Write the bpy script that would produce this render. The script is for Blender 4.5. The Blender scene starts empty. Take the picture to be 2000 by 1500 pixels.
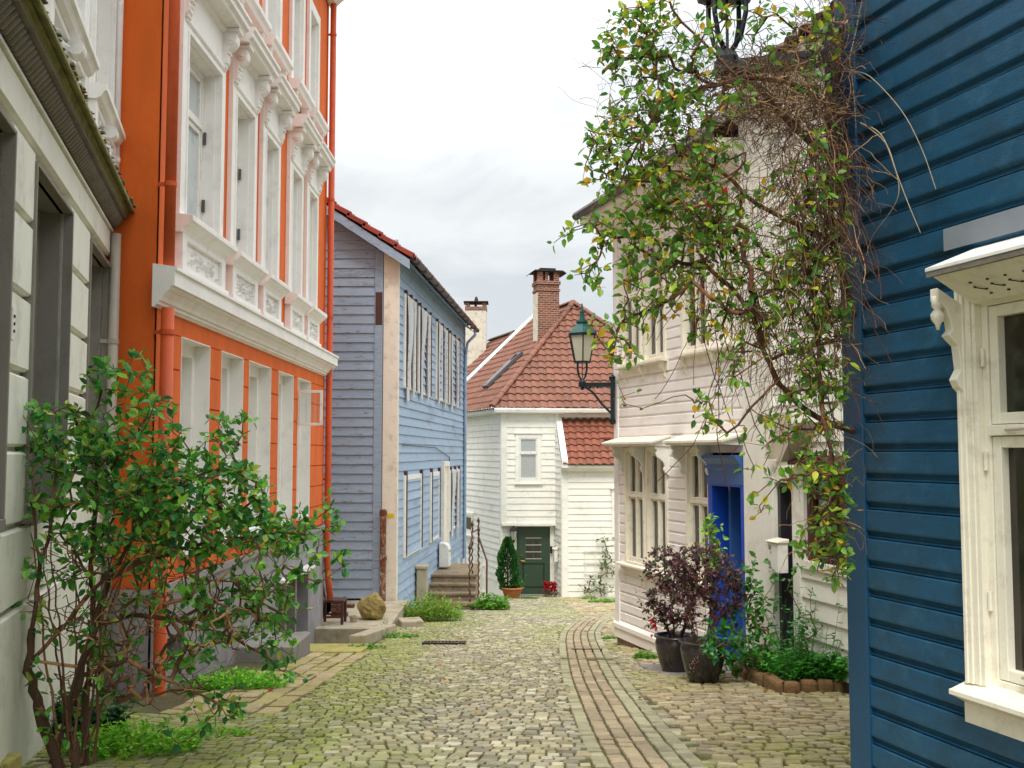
import bpy, math, random
import numpy as np
from mathutils import Vector, Matrix, noise as mnoise
R = math.radians
sc = bpy.context.scene
COL = sc.collection
EYE = 1.6                     # camera height over the street where it stands
F = 2000.0; PITCH = math.atan2(135.0, 2000.0)
rnd = random.Random(7)

def gz(y):                    # street level: falls gently away from the camera
    if y < 5.2: return 0.0 + max(0.0, 5.2 - y) * 0.03
    if y > 34: y = 34 + (1 - math.exp(-(y - 34) / 6.0)) * 3
    return EYE - (1.067 + 0.1025 * y)

def ray(px, py):
    v = 750.0 - py
    return Vector((px - 1000.0, F * math.cos(PITCH) - v * math.sin(PITCH), F * math.sin(PITCH) + v * math.cos(PITCH)))
def P(px, py, D):             # the point seen at a pixel of the 2000 px wide photo, D metres down the street
    d = ray(px, py); d = d * (D / d.y); return Vector((d.x, d.y, d.z + EYE))
def plan(px, D): return ((px - 1000.0) / 2004.6 * D, D)
def G(px, py):                # a point on the street under a pixel
    d = ray(px, py)
    for i in range(4000):
        D = 3.0 + i * 0.01
        if d.z * D / d.y + EYE <= gz(D): break
    return Vector((d.x * D / d.y, D, gz(D)))

EXPOSURE, SKY, SUN = 0.8, 0.87, 1.5
# ------------------------------------------------------------------ mesh builder
class MB:
    def __init__(s): s.v = []; s.f = []; s.c = []; s.cur = (1, 1, 1)
    def face(s, pts, c=None):
        k = len(s.v); s.v.extend([tuple(p) for p in pts]); s.f.append(tuple(range(k, k + len(pts)))); s.c.append(c or s.cur)
    def mesh(s, verts, faces, c=None):
        k = len(s.v); s.v.extend([tuple(p) for p in verts])
        for f in faces: s.f.append(tuple(i + k for i in f)); s.c.append(c or s.cur)
    def box(s, a, b, c=None):
        (x0, y0, z0), (x1, y1, z1) = a, b
        vs = [(x0,y0,z0),(x1,y0,z0),(x1,y1,z0),(x0,y1,z0),(x0,y0,z1),(x1,y0,z1),(x1,y1,z1),(x0,y1,z1)]
        s.mesh(vs, [(3,2,1,0),(4,5,6,7),(0,1,5,4),(1,2,6,5),(2,3,7,6),(3,0,4,7)], c)
    def obox(s, c, ax, ay, az, col=None):     # centre + three half vectors
        c, ax, ay, az = Vector(c), Vector(ax), Vector(ay), Vector(az)
        vs = [c-ax-ay-az, c+ax-ay-az, c+ax+ay-az, c-ax+ay-az, c-ax-ay+az, c+ax-ay+az, c+ax+ay+az, c-ax+ay+az]
        s.mesh(vs, [(3,2,1,0),(4,5,6,7),(0,1,5,4),(1,2,6,5),(2,3,7,6),(3,0,4,7)], col)
    def tube(s, pts, rad, n=8, cap=True, c=None):
        pts = [Vector(p) for p in pts]
        if not isinstance(rad, (list, tuple)): rad = [rad] * len(pts)
        vs = []; k = len(pts); up = None
        for i, p in enumerate(pts):
            t = (pts[min(i+1, k-1)] - pts[max(i-1, 0)])
            if t.length < 1e-9: t = Vector((0, 0, 1))
            t.normalize()
            if up is None: up = t.orthogonal().normalized()
            up = (up - t * up.dot(t))
            if up.length < 1e-6: up = t.orthogonal()
            up.normalize(); w = t.cross(up)
            for j in range(n):
                a = 2 * math.pi * j / n
                vs.append(p + (up * math.cos(a) + w * math.sin(a)) * rad[i])
        fs = []
        for i in range(k - 1):
            for j in range(n):
                a = i*n + j; b = i*n + (j+1) % n
                fs.append((a, b, b+n, a+n))
        if cap: fs.append(tuple(range(n-1, -1, -1))); fs.append(tuple(range((k-1)*n, k*n)))
        s.mesh(vs, fs, c)
    def lathe(s, c, prof, n=20, c2=None, ring=None):      # prof: (r, z)
        c = Vector(c); vs = []
        for (r, z) in prof:
            for j in range(n):
                a = 2*math.pi*(j + 0.5)/n; vs.append((c.x + r*math.cos(a), c.y + r*math.sin(a), c.z + z))
        fs = []
        for i in range(len(prof)-1):
            for j in range(n):
                a = i*n+j; b = i*n+(j+1) % n; fs.append((a, b, b+n, a+n))
        fs.append(tuple(range(n-1, -1, -1))); fs.append(tuple(range((len(prof)-1)*n, len(prof)*n)))
        s.mesh(vs, fs, c2)
    def build(s, name, mat, parent=None, smooth=False, bevel=0, **kw):
        if not s.f: return None
        base = Vector((0, 0, 0)); q = parent
        while q is not None: base = base + q.location; q = q.parent
        loc = Vector((0, 0, 0))
        v = np.array(s.v, dtype=np.float64)
        if parent is None:
            loc = Vector(((v[:,0].min()+v[:,0].max())/2, (v[:,1].min()+v[:,1].max())/2, v[:,2].min())); base = loc
        v = v - np.array(base)
        me = bpy.data.meshes.new(name); me.from_pydata(v.tolist(), [], s.f)
        at = me.color_attributes.new('col', 'FLOAT_COLOR', 'CORNER')
        cnt = np.array([len(f) for f in s.f]); cc = np.array([(c[0], c[1], c[2], 1.0) for c in s.c], dtype=np.float32)
        at.data.foreach_set('color', np.repeat(cc, cnt, axis=0).ravel())
        if smooth: me.polygons.foreach_set('use_smooth', [True]*len(s.f))
        me.materials.append(mat); me.update()
        o = bpy.data.objects.new(name, me); COL.objects.link(o)
        o.location = loc
        if parent is not None: o.parent = parent
        if bevel:
            m = o.modifiers.new('bevel', 'BEVEL'); m.width = bevel; m.segments = 2; m.limit_method = 'ANGLE'; m.angle_limit = R(40)
        for k, x in kw.items(): o[k] = x
        return o

def tag(o, label, cat, group=None, kind=None):
    o['label'] = label; o['category'] = cat
    if group: o['group'] = group
    if kind: o['kind'] = kind
    return o
def thing(name, loc, label, cat, group=None):
    o = bpy.data.objects.new(name, None); COL.objects.link(o); o.location = Vector(loc); o.empty_display_size = .2
    return tag(o, label, cat, group)
def struct(o):
    o['kind'] = 'structure'; return o

class Wall:                   # a vertical plane: u along it, n out of it towards the street, z up
    def __init__(s, a, b, toward=(0, 0)):
        s.a = Vector((a[0], a[1])); d = Vector((b[0], b[1])) - s.a; s.L = d.length; s.u = d.normalized()
        n = Vector((s.u.y, -s.u.x))
        if n.dot(Vector(toward) - s.a) < 0: n = -n
        s.n = n; s.flip = (s.u.x*n.y - s.u.y*n.x) > 0
    def P(s, u, z, n=0.0):
        p = s.a + s.u*u + s.n*n; return Vector((p.x, p.y, z))
    def uz(s, px, py, n=0.0):
        d = ray(px, py); q = s.a + s.n*n
        D = s.n.dot(q) / (s.n.x*d.x + s.n.y*d.y)
        p = d*D; return (Vector((p.x, p.y)) - q).dot(s.u), p.z + EYE
    def U(s, px, n=0.0): return s.uz(px, 885, n)[0]
    def Z(s, px, py, n=0.0): return s.uz(px, py, n)[1]
    def box(s, mb, u0, u1, z0, z1, n0, n1, c=None):
        vs = [s.P(u, z, n) for z in (z0, z1) for (u, n) in ((u0, n0), (u1, n0), (u1, n1), (u0, n1))]
        mb.mesh(vs, [(3,2,1,0),(4,5,6,7),(0,1,5,4),(1,2,6,5),(2,3,7,6),(3,0,4,7)], c)
    def prof(s, mb, poly, u0, u1, cap=True, c=None):       # poly: list of (n, z), swept from u0 to u1
        k = len(poly); vs = [s.P(u0, z, n) for n, z in poly] + [s.P(u1, z, n) for n, z in poly]
        fs = [(i, (i+1) % k, k+(i+1) % k, k+i) for i in range(k)]
        if cap: fs += [tuple(range(k-1, -1, -1)), tuple(range(k, 2*k))]
        mb.mesh(vs, fs, c)
    def uplate(s, mb, poly, n0, n1, c=None):               # poly: list of (u, z), swept from n0 to n1
        k = len(poly); vs = [s.P(u, z, n0) for u, z in poly] + [s.P(u, z, n1) for u, z in poly]
        fs = [(i, (i+1) % k, k+(i+1) % k, k+i) for i in range(k)] + [tuple(range(k-1, -1, -1)), tuple(range(k, 2*k))]
        mb.mesh(vs, fs, c)
    def frame(s, mb, u0, u1, z0, z1, w, n0, n1, wt=None, wb=None):   # mitre-free frame, butted
        wt = w if wt is None else wt; wb = w if wb is None else wb
        s.box(mb, u0, u0+w, z0, z1, n0, n1); s.box(mb, u1-w, u1, z0, z1, n0, n1)
        if wt: s.box(mb, u0+w, u1-w, z1-wt, z1, n0, n1-.001)
        if wb: s.box(mb, u0+w, u1-w, z0, z0+wb, n0, n1-.001)
    def panel(s, mb, u0, u1, z0, z1, openings=(), n=0.0, depth=.2, back=True):   # plane with openings and their reveals
        us = sorted({u0, u1} | {max(u0, min(u1, x)) for o in openings for x in o[:2]})
        zs = sorted({z0, z1} | {max(z0, min(z1, x)) for o in openings for x in o[2:4]})
        for i in range(len(us)-1):
            for j in range(len(zs)-1):
                cu, cz = (us[i]+us[i+1])/2, (zs[j]+zs[j+1])/2
                if any(o[0] < cu < o[1] and o[2] < cz < o[3] for o in openings): continue
                if us[i+1]-us[i] < 1e-5 or zs[j+1]-zs[j] < 1e-5: continue
                mb.face([s.P(us[i], zs[j], n), s.P(us[i+1], zs[j], n), s.P(us[i+1], zs[j+1], n), s.P(us[i], zs[j+1], n)])
        for (a, b, c, d) in [o[:4] for o in openings]:
            m = n - depth
            mb.face([s.P(a, c, n), s.P(a, d, n), s.P(a, d, m), s.P(a, c, m)]); mb.face([s.P(b, c, n), s.P(b, d, n), s.P(b, d, m), s.P(b, c, m)])
            mb.face([s.P(a, c, n), s.P(b, c, n), s.P(b, c, m), s.P(a, c, m)]); mb.face([s.P(a, d, n), s.P(b, d, n), s.P(b, d, m), s.P(a, d, m)])
    def siding(s, mb, u0, u1, z0, z1, pitch, lap=.022, openings=(), prof=None, urange=None, seg=3.2, jit=.0, cv=.06, seed=1, n=0.0):
        rg = random.Random(seed); openings = [(o[0]-.004, o[1]+.004, o[2]-.004, o[3]+.004) for o in openings]
        prof = prof or [(0, 0), (1, 0), (1, .02), (.12, 1)]
        k = 0; z = z0
        while z < z1 - 1e-4:
            zb, zt = z, min(z+pitch, z1); a, b = u0, u1; a2, b2 = u0, u1
            if urange: (a, b), (a2, b2) = urange(zb), urange(zt)
            if b <= a: z += pitch; k += 1; continue
            cuts = [a]; x = a + rg.uniform(.3, 1)*seg
            while x < b - .3: cuts.append(x); x += rg.uniform(.7, 1.3)*seg
            cuts.append(b)
            for i in range(len(cuts)-1):
                x0, x1 = cuts[i] + (.001 if i else 0), cuts[i+1]; t = 1 + rg.uniform(-cv, cv); col = (t, t, t*(1+rg.uniform(-.01, .01)))
                lp = lap*(1 + rg.uniform(-jit, jit)*3); dz = rg.uniform(-jit, jit)*pitch
                poly = [(n + p[0]*lp, zb + (dz if p[1] < .3 else 0) + p[1]*(zt-zb)) for p in prof]
                # cut the row around openings
                zs = sorted({zb-.02, zt} | {w for o in openings for w in o[2:4] if zb < w < zt})
                for j in range(len(zs)-1):
                    lo, hi = zs[j], zs[j+1]; cz = (lo+hi)/2
                    seg_poly = poly if len(zs) == 2 else clip(poly, lo, hi)
                    if len(seg_poly) < 2: continue
                    spans = [(x0, x1)]
                    for o in openings:
                        if o[2] < cz < o[3]:
                            nsp = []
                            for p, q in spans:
                                if o[1] <= p or o[0] >= q: nsp.append((p, q)); continue
                                if o[0] > p: nsp.append((p, o[0]))
                                if o[1] < q: nsp.append((o[1], q))
                            spans = nsp
                    for p, q in spans:
                        if q - p < .004: continue
                        vs = []
                        for (nn, zz) in seg_poly:
                            f = min(1, max(0, (zz-zb)/max(1e-6, zt-zb)))
                            pp = max(p, a + (a2-a)*f); qq = min(q, b + (b2-b)*f); qq = max(pp, qq)
                            vs.append(s.P(pp, zz, nn)); vs.append(s.P(qq, zz, nn))
                        m = len(seg_poly)
                        fs = [(2*t_, 2*t_+1, 2*t_+3, 2*t_+2) for t_ in range(m-1)]
                        fs.append(tuple(2*t_ for t_ in range(m))) if m > 2 else None
                        fs.append(tuple(2*t_+1 for t_ in range(m))) if m > 2 else None
                        mb.mesh(vs, fs, col)
            z += pitch; k += 1
def clip(poly, lo, hi):
    out = []
    for i in range(len(poly)):
        n, z = poly[i]
        if lo <= z <= hi: out.append((n, z))
        if i < len(poly)-1:
            n2, z2 = poly[i+1]
            c = []
            for w in (lo, hi):
                if (z-w)*(z2-w) < 0: t = (w-z)/(z2-z); c.append((t, (n+(n2-n)*t, w)))
            out += [x[1] for x in sorted(c)]
    return out

def tiles(mb, O, U, V, N, width, length, urange=None, tw=.235, rh=.33, cv=.16, seed=3, amp=.022):
    rg = random.Random(seed); O, U, V, N = Vector(O), Vector(U), Vector(V), Vector(N)
    rows = int(math.ceil(length/rh)); cols = int(math.ceil(width/tw)) + 1; S = 6
    def wave(t): return amp*(math.sin(2*math.pi*t) + .35*math.sin(4*math.pi*t+.6))
    for i in range(rows):
        v0 = i*rh; v1 = min(length, v0+rh)
        (a0, b0), (a1, b1) = (urange(v0), urange(v1)) if urange else ((0, width), (0, width))
        jr = rg.uniform(-.004, .004)
        for j in range(cols):
            t = 1+rg.uniform(-cv, cv); c = (t, t*(1+rg.uniform(-.05, .05)), t*(1+rg.uniform(-.05, .05)))
            dj = rg.uniform(-.006, .006)
            for k in range(S):
                x0 = (j + k/S)*tw; x1 = (j + (k+1)/S)*tw
                w0, w1 = wave(k/S), wave((k+1)/S)
                p0, p1 = min(max(x0, a0), b0), min(max(x1, a0), b0); q0, q1 = min(max(x0, a1), b1), min(max(x1, a1), b1)
                if p1-p0 < 1e-4 and q1-q0 < 1e-4: continue
                def pt(u, v, h): return O + U*u + V*v + N*h
                vb = v0 + jr + dj
                A = pt(p0, vb, .045+w0); B = pt(p1, vb, .045+w1); C = pt(q1, v1+.03, .005+w1); D = pt(q0, v1+.03, .005+w0)
                mb.face([A, B, C, D], c)
                mb.face([pt(p0, vb, .018+w0), pt(p1, vb, .018+w1), B, A], c)

def ridge_caps(mb, a, b, r=.09, step=.33, seed=5, cv=.15):
    rg = random.Random(seed); a, b = Vector(a), Vector(b); d = b-a; L = d.length; d.normalize(); n = max(1, int(L/step))
    side = d.cross(Vector((0, 0, 1))).normalized(); up = side.cross(d).normalized()
    for i in range(n):
        p0 = a + d*(L*i/n); p1 = a + d*(L*(i+1)/n + .04); t = 1+rg.uniform(-cv, cv); c = (t, t, t); vs = []
        for p, rr in ((p0, r*1.16), (p1, r)):
            for k in range(9):
                an = math.pi*k/8 + 0; vs.append(p + side*math.cos(an)*rr + up*(math.sin(an)*rr*.8))
        fs = [(k, k+1, k+10, k+9) for k in range(8)] + [tuple(range(8, -1, -1)), tuple(range(9, 18))]
        mb.mesh(vs, fs, c)

# ------------------------------------------------------------------ materials
def lin(c):
    return tuple(((x/255.0)/12.92 if x/255.0 <= .04045 else ((x/255.0+.055)/1.055)**2.4) for x in c)
def M(name, rgb, rough=.6, var=.10, scale=5.0, bump=.0, bscale=60.0, stretch=(1, 1, 1), dirt=None, metal=0.0, spec=.5, alt=None, dsharp=(.52, .66), dstretch=(1, 1, 1), trans=0.0):
    m = bpy.data.materials.new(name); m.use_nodes = True; nt = m.node_tree; nd = nt.nodes; lk = nt.links
    b = nd['Principled BSDF']; c = lin(rgb) if max(rgb) > 1 else rgb
    tc = nd.new('ShaderNodeTexCoord'); mp = nd.new('ShaderNodeMapping'); mp.inputs['Scale'].default_value = stretch
    lk.new(tc.outputs['Object'], mp.inputs['Vector'])
    nz = nd.new('ShaderNodeTexNoise'); nz.inputs['Scale'].default_value = scale; nz.inputs['Detail'].default_value = 6; nz.inputs['Roughness'].default_value = .62
    lk.new(mp.outputs['Vector'], nz.inputs['Vector'])
    rp = nd.new('ShaderNodeValToRGB'); rp.color_ramp.elements[0].position = .3; rp.color_ramp.elements[1].position = .7
    a = lin(alt) if alt else c
    rp.color_ramp.elements[0].color = (c[0]*(1-var), c[1]*(1-var), c[2]*(1-var), 1)
    rp.color_ramp.elements[1].color = (min(1, a[0]*(1+var)), min(1, a[1]*(1+var)), min(1, a[2]*(1+var)), 1)
    lk.new(nz.outputs['Fac'], rp.inputs['Fac']); out = rp.outputs['Color']
    if dirt:
        for (dc, amt, ds) in dirt:
            mp2 = nd.new('ShaderNodeMapping'); mp2.inputs['Scale'].default_value = dstretch; mp2.inputs['Location'].default_value = (ds, 3.1, 1.7)
            lk.new(tc.outputs['Object'], mp2.inputs['Vector'])
            n2 = nd.new('ShaderNodeTexNoise'); n2.inputs['Scale'].default_value = ds; n2.inputs['Detail'].default_value = 8; n2.inputs['Roughness'].default_value = .7
            lk.new(mp2.outputs['Vector'], n2.inputs['Vector'])
            r2 = nd.new('ShaderNodeMapRange'); r2.inputs['From Min'].default_value = dsharp[0]; r2.inputs['From Max'].default_value = dsharp[1]; r2.inputs['To Max'].default_value = amt
            lk.new(n2.outputs['Fac'], r2.inputs['Value'])
            mx = nd.new('ShaderNodeMix'); mx.data_type = 'RGBA'; mx.inputs['B'].default_value = (*lin(dc), 1)
            lk.new(r2.outputs['Result'], mx.inputs['Factor']); lk.new(out, mx.inputs['A']); out = mx.outputs['Result']
    at = nd.new('ShaderNodeAttribute'); at.attribute_name = 'col'
    mu = nd.new('ShaderNodeMix'); mu.data_type = 'RGBA'; mu.blend_type = 'MULTIPLY'; mu.inputs['Factor'].default_value = 1
    lk.new(out, mu.inputs['A']); lk.new(at.outputs['Color'], mu.inputs['B']); out = mu.outputs['Result']
    lk.new(out, b.inputs['Base Color'])
    b.inputs['Roughness'].default_value = rough; b.inputs['Metallic'].default_value = metal; b.inputs['Specular IOR Level'].default_value = spec
    if bump:
        n3 = nd.new('ShaderNodeTexNoise'); n3.inputs['Scale'].default_value = bscale; n3.inputs['Detail'].default_value = 5
        lk.new(mp.outputs['Vector'], n3.inputs['Vector']); bp = nd.new('ShaderNodeBump'); bp.inputs['Strength'].default_value = bump; bp.inputs['Distance'].default_value = .02
        lk.new(n3.outputs['Fac'], bp.inputs['Height']); lk.new(bp.outputs['Normal'], b.inputs['Normal'])
    if trans:
        t = nd.new('ShaderNodeBsdfTranslucent'); lk.new(out, t.inputs['Color']); ms = nd.new('ShaderNodeMixShader'); ms.inputs[0].default_value = trans
        lk.new(b.outputs[0], ms.inputs[1]); lk.new(t.outputs[0], ms.inputs[2]); lk.new(ms.outputs[0], nd['Material Output'].inputs['Surface'])
    return m
def brick_mat(name, c1, c2, mortar, sx=.22, sz=.07, dirt=None):
    m = M(name, c1, rough=.9, bump=.4, bscale=30, dirt=dirt); nt = m.node_tree; nd = nt.nodes; lk = nt.links
    tc = nd.new('ShaderNodeTexCoord'); sp = nd.new('ShaderNodeSeparateXYZ'); lk.new(tc.outputs['Object'], sp.inputs[0])
    ad = nd.new('ShaderNodeMath'); ad.operation = 'ADD'; lk.new(sp.outputs['X'], ad.inputs[0]); lk.new(sp.outputs['Y'], ad.inputs[1])
    cb = nd.new('ShaderNodeCombineXYZ'); lk.new(ad.outputs[0], cb.inputs['X']); lk.new(sp.outputs['Z'], cb.inputs['Y'])
    bt = nd.new('ShaderNodeTexBrick'); bt.inputs['Scale'].default_value = 1; bt.inputs['Brick Width'].default_value = sx; bt.inputs['Row Height'].default_value = sz
    bt.inputs['Mortar Size'].default_value = .008; bt.inputs['Mortar Smooth'].default_value = .3
    bt.inputs['Color1'].default_value = (*lin(c1), 1); bt.inputs['Color2'].default_value = (*lin(c2), 1); bt.inputs['Mortar'].default_value = (*lin(mortar), 1)
    nz = nd.new('ShaderNodeTexNoise'); nz.inputs['Scale'].default_value = 9; vm = nd.new('ShaderNodeVectorMath'); vm.operation = 'SCALE'; vm.inputs['Scale'].default_value = .02
    lk.new(tc.outputs['Object'], nz.inputs['Vector']); lk.new(nz.outputs['Color'], vm.inputs[0]); va = nd.new('ShaderNodeVectorMath'); lk.new(cb.outputs[0], va.inputs[0]); lk.new(vm.outputs[0], va.inputs[1])
    lk.new(va.outputs[0], bt.inputs['Vector'])
    rp = [n for n in nd if n.type == 'VALTORGB'][0]
    for l in list(rp.outputs['Color'].links):
        to = l.to_socket; lk.new(bt.outputs['Color'], to)
    bp = [n for n in nd if n.type == 'BUMP'][0]; mt = nd.new('ShaderNodeMath'); mt.operation = 'MULTIPLY_ADD'; mt.inputs[1].default_value = -1.5
    lk.new(bt.outputs['Fac'], mt.inputs[0]); n3 = bp.inputs['Height'].links[0].from_socket; lk.new(n3, mt.inputs[2]); lk.new(mt.outputs[0], bp.inputs['Height'])
    return m
def glass_mat(name, tint=(.9, .95, .95), refl=.12):
    m = bpy.data.materials.new(name); m.use_nodes = True; nt = m.node_tree; nd = nt.nodes; lk = nt.links; nd.remove(nd['Principled BSDF'])
    tr = nd.new('ShaderNodeBsdfTransparent'); tr.inputs[0].default_value = (*tint, 1); gl = nd.new('ShaderNodeBsdfGlossy'); gl.inputs['Roughness'].default_value = .03
    fr = nd.new('ShaderNodeFresnel'); fr.inputs['IOR'].default_value = 1.5; ad = nd.new('ShaderNodeMath'); ad.inputs[1].default_value = refl; ad.use_clamp = True
    lk.new(fr.outputs[0], ad.inputs[0]); mx = nd.new('ShaderNodeMixShader'); lk.new(ad.outputs[0], mx.inputs[0]); lk.new(tr.outputs[0], mx.inputs[1]); lk.new(gl.outputs[0], mx.inputs[2])
    lk.new(mx.outputs[0], nd['Material Output'].inputs['Surface']); return m

LEAF = M('leaf', (1., 1., 1.), rough=.40, var=.0, scale=20, trans=.42, spec=.45)
BARK = M('bark', (95, 66, 45), rough=.9, var=.35, scale=25, bump=.5, bscale=80)
TWIG = M('twig', (86, 60, 46), rough=.85, var=.3, scale=30)
TWIG2 = M('dry_twig', (120, 88, 62), rough=.85, var=.35, scale=12)
WHITE = M('white_paint', (232, 229, 222), rough=.5, var=.04, scale=3, bump=.08, bscale=90, dirt=[((150, 140, 125), .25, 7)])
CREAM = M('cream_paint', (238, 232, 214), rough=.5, var=.05, scale=4, bump=.1, bscale=90, dirt=[((160, 140, 120), .3, 9)])
STUCCO_W = M('white_stucco', (240, 237, 232), rough=.75, var=.04, scale=2.5, bump=.12, bscale=120, dirt=[((170, 160, 150), .22, 4)])
ORANGE = M('orange_stucco', (222, 102, 28), rough=.85, var=.13, scale=1.8, stretch=(2.2, 2.2, .45), bump=.12, bscale=110, dirt=[((160, 80, 40), .25, 3.2)])
ORANGE_P = M('orange_pipe_paint', (200, 82, 30), rough=.6, var=.08, scale=3, dirt=[((120, 40, 20), .3, 8)])
PLINTH = M('grey_plinth', (150, 146, 148), rough=.85, var=.14, scale=4, bump=.25, bscale=70, dirt=[((90, 85, 80), .4, 3)])
GREYWALL = M('pale_grey_stucco', (226, 224, 210), rough=.75, var=.05, scale=2.5, bump=.12, bscale=110, dirt=[((130, 122, 108), .3, 3)])
GREYREV = M('taupe_paint', (132, 126, 116), rough=.7, var=.08, scale=3, bump=.1, dirt=[((90, 84, 76), .3, 5)])
GREYDK = M('dark_grey_trim', (122, 114, 102), rough=.75, var=.15, scale=6, bump=.2, dirt=[((72, 64, 50), .5, 6)])
MOSSY = M('mossy_stone', (140, 136, 88), rough=.95, var=.3, scale=9, bump=.6, bscale=50, dirt=[((90, 104, 40), .8, 5), ((96, 66, 44), .7, 9)])
BLUEGREY = M('faded_blue_paint', (156, 178, 204), rough=.7, var=.08, scale=4, bump=.15, bscale=80, stretch=(1, 1, 6),
             dirt=[((112, 118, 130), .55, 1.6), ((170, 168, 160), .6, 14)], dstretch=(.35, .35, 1.6))
GABLEBLUE = M('weathered_blue_paint', (152, 170, 190), rough=.75, var=.10, scale=4, bump=.15, bscale=80, stretch=(1, 1, 6),
             dirt=[((108, 110, 118), .6, 1.6), ((178, 172, 160), .7, 12), ((70, 66, 66), .7, 17)], dstretch=(.35, .35, 1.6), dsharp=(.58, .66))
OLDCREAM = M('old_cream_paint', (234, 224, 208), rough=.65, var=.06, scale=4, dirt=[((150, 125, 100), .35, 5)])
WHITEWOOD = M('white_board_paint', (236, 233, 222), rough=.6, var=.04, scale=3, bump=.1, bscale=70, stretch=(1, 1, 4), dirt=[((170, 162, 145), .3, 2.5)])
CREAMWOOD = M('cream_board_paint', (244, 239, 235), rough=.55, var=.04, scale=3, bump=.1, bscale=70, stretch=(1, 1, 4), dirt=[((190, 174, 160), .25, 3)])
DEEPBLUE = M('deep_blue_paint', (22, 78, 110), rough=.45, var=.14, scale=5, bump=.18, bscale=60, stretch=(1, 1, 5), dirt=[((34, 62, 80), .6, 2.0), ((60, 104, 128), .35, 11), ((24, 52, 62), .5, 5)])
DEEPBLUE2 = M('deep_blue_corner_paint', (26, 74, 108), rough=.42, var=.06, scale=5, bump=.08, dirt=[((46, 74, 96), .4, 3)])
COBALT = M('cobalt_door_paint', (28, 78, 182), rough=.35, var=.06, scale=4)
STEELBLUE = M('steel_blue_paint', (56, 98, 156), rough=.4, var=.06, scale=4)
DKGREEN = M('dark_green_door_paint', (52, 74, 56), rough=.4, var=.06, scale=5)
LAMPGREEN = M('lamp_green_paint', (28, 84, 80), rough=.35, var=.12, scale=8, metal=.2)
LAMPDARK = M('lamp_iron', (26, 38, 44), rough=.45, var=.15, scale=12, metal=.3)
LAMPGLASS = M('frosted_lamp_glass', (226, 224, 204), rough=.25, var=.03, scale=4, trans=.4)
TILE = M('clay_tile', (122, 78, 60), rough=.75, var=.12, scale=7, bump=.25, bscale=60, dirt=[((110, 76, 62), .5, 3.5)])
TILE_O = M('orange_clay_tile', (128, 74, 54), rough=.75, var=.12, scale=7, bump=.25, bscale=60, dirt=[((110, 66, 50), .6, 3.5)])
TILE_R = M('red_clay_tile', (152, 62, 46), rough=.75, var=.15, scale=7, bump=.25, bscale=60, dirt=[((96, 50, 46), .5, 4)])
TILE_D = M('dark_roof_tile', (92, 70, 64), rough=.8, var=.15, scale=7, bump=.2, dirt=[((60, 52, 50), .5, 4)])
BRICK = brick_mat('chimney_brick', (138, 80, 58), (104, 60, 48), (176, 158, 140), .215, .072, dirt=[((80, 60, 54), .5, 5)])
BRICK_D = brick_mat('dark_brick', (120, 70, 56), (96, 60, 50), (120, 110, 100), .21, .07, dirt=[((60, 50, 46), .5, 5)])
PLASTER = M('flaking_lime_plaster', (212, 204, 186), rough=.9, var=.1, scale=5, bump=.5, bscale=25, dirt=[((130, 112, 96), .7, 4)])
STONE = M('rubble_stone', (146, 126, 106), rough=.95, var=.3, scale=8, bump=.9, bscale=14, dirt=[((84, 70, 58), .7, 6), ((90, 88, 50), .4, 4)])
STEPM = M('worn_step_stone', (140, 122, 98), rough=.95, var=.2, scale=5, bump=.5, bscale=30, dirt=[((84, 70, 54), .7, 4), ((100, 104, 50), .4, 3)])
CONC = M('old_concrete', (176, 164, 140), rough=.9, var=.15, scale=5, bump=.35, bscale=45, dirt=[((110, 98, 72), .6, 4), ((130, 126, 60), .5, 2.5)])
CONC_M = M('mossy_concrete', (172, 162, 92), rough=.95, var=.2, scale=5, bump=.4, bscale=45, dirt=[((128, 128, 48), .7, 2.5), ((90, 80, 60), .5, 9)])
CONC_G = M('grey_concrete', (140, 136, 130), rough=.9, var=.12, scale=5, bump=.3, bscale=45, dirt=[((104, 98, 86), .5, 4)])
ROCK = M('mossy_rock', (150, 132, 78), rough=.95, var=.3, scale=6, bump=.9, bscale=12, dirt=[((124, 124, 34), .85, 3.5), ((66, 58, 42), .6, 7)])
IRON = M('dark_iron', (42, 40, 42), rough=.6, var=.2, scale=20, metal=.4)
RUST = M('rusty_iron', (84, 52, 40), rough=.85, var=.3, scale=20, bump=.4, dirt=[((60, 34, 28), .7, 14), ((176, 160, 140), .4, 9)])
RUSTP = M('rusting_pipe', (196, 176, 150), rough=.7, var=.1, scale=9, bump=.3, dirt=[((150, 72, 38), .95, 7), ((84, 44, 30), .8, 16)], dsharp=(.42, .52))
PIPEB = M('beige_pipe_paint', (186, 176, 160), rough=.5, var=.06, scale=5)
ZINC = M('zinc_gutter', (96, 92, 92), rough=.5, var=.2, scale=10, metal=.5)
PANE = M('dark_pane', (34, 38, 40), rough=.06, var=.3, scale=2, spec=.8)
PANE_G = M('green_dark_pane', (36, 50, 36), rough=.08, var=.45, scale=1.4, spec=.6, alt=(50, 40, 34))
PANE_C = M('lace_backed_pane', (168, 172, 170), rough=.15, var=.25, scale=30, stretch=(4, 4, .7), spec=.7)
PANE_L = M('pale_curtained_pane', (196, 204, 204), rough=.12, var=.1, scale=3, spec=.8)
GLASS = glass_mat('window_glass')
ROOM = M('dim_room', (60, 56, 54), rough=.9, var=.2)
LACE = M('lace_curtain', (240, 238, 232), rough=.9, var=.1, scale=60, stretch=(3, 3, .6), trans=.3, dirt=[((120, 120, 118), .5, 26)])
CURT = M('grey_curtain', (176, 172, 172), rough=.9, var=.1, scale=8, stretch=(6, 6, .4), trans=.2)
PLASTIC = M('torn_plastic_sheet', (226, 224, 222), rough=.35, var=.05, scale=6, trans=.25)
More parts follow.
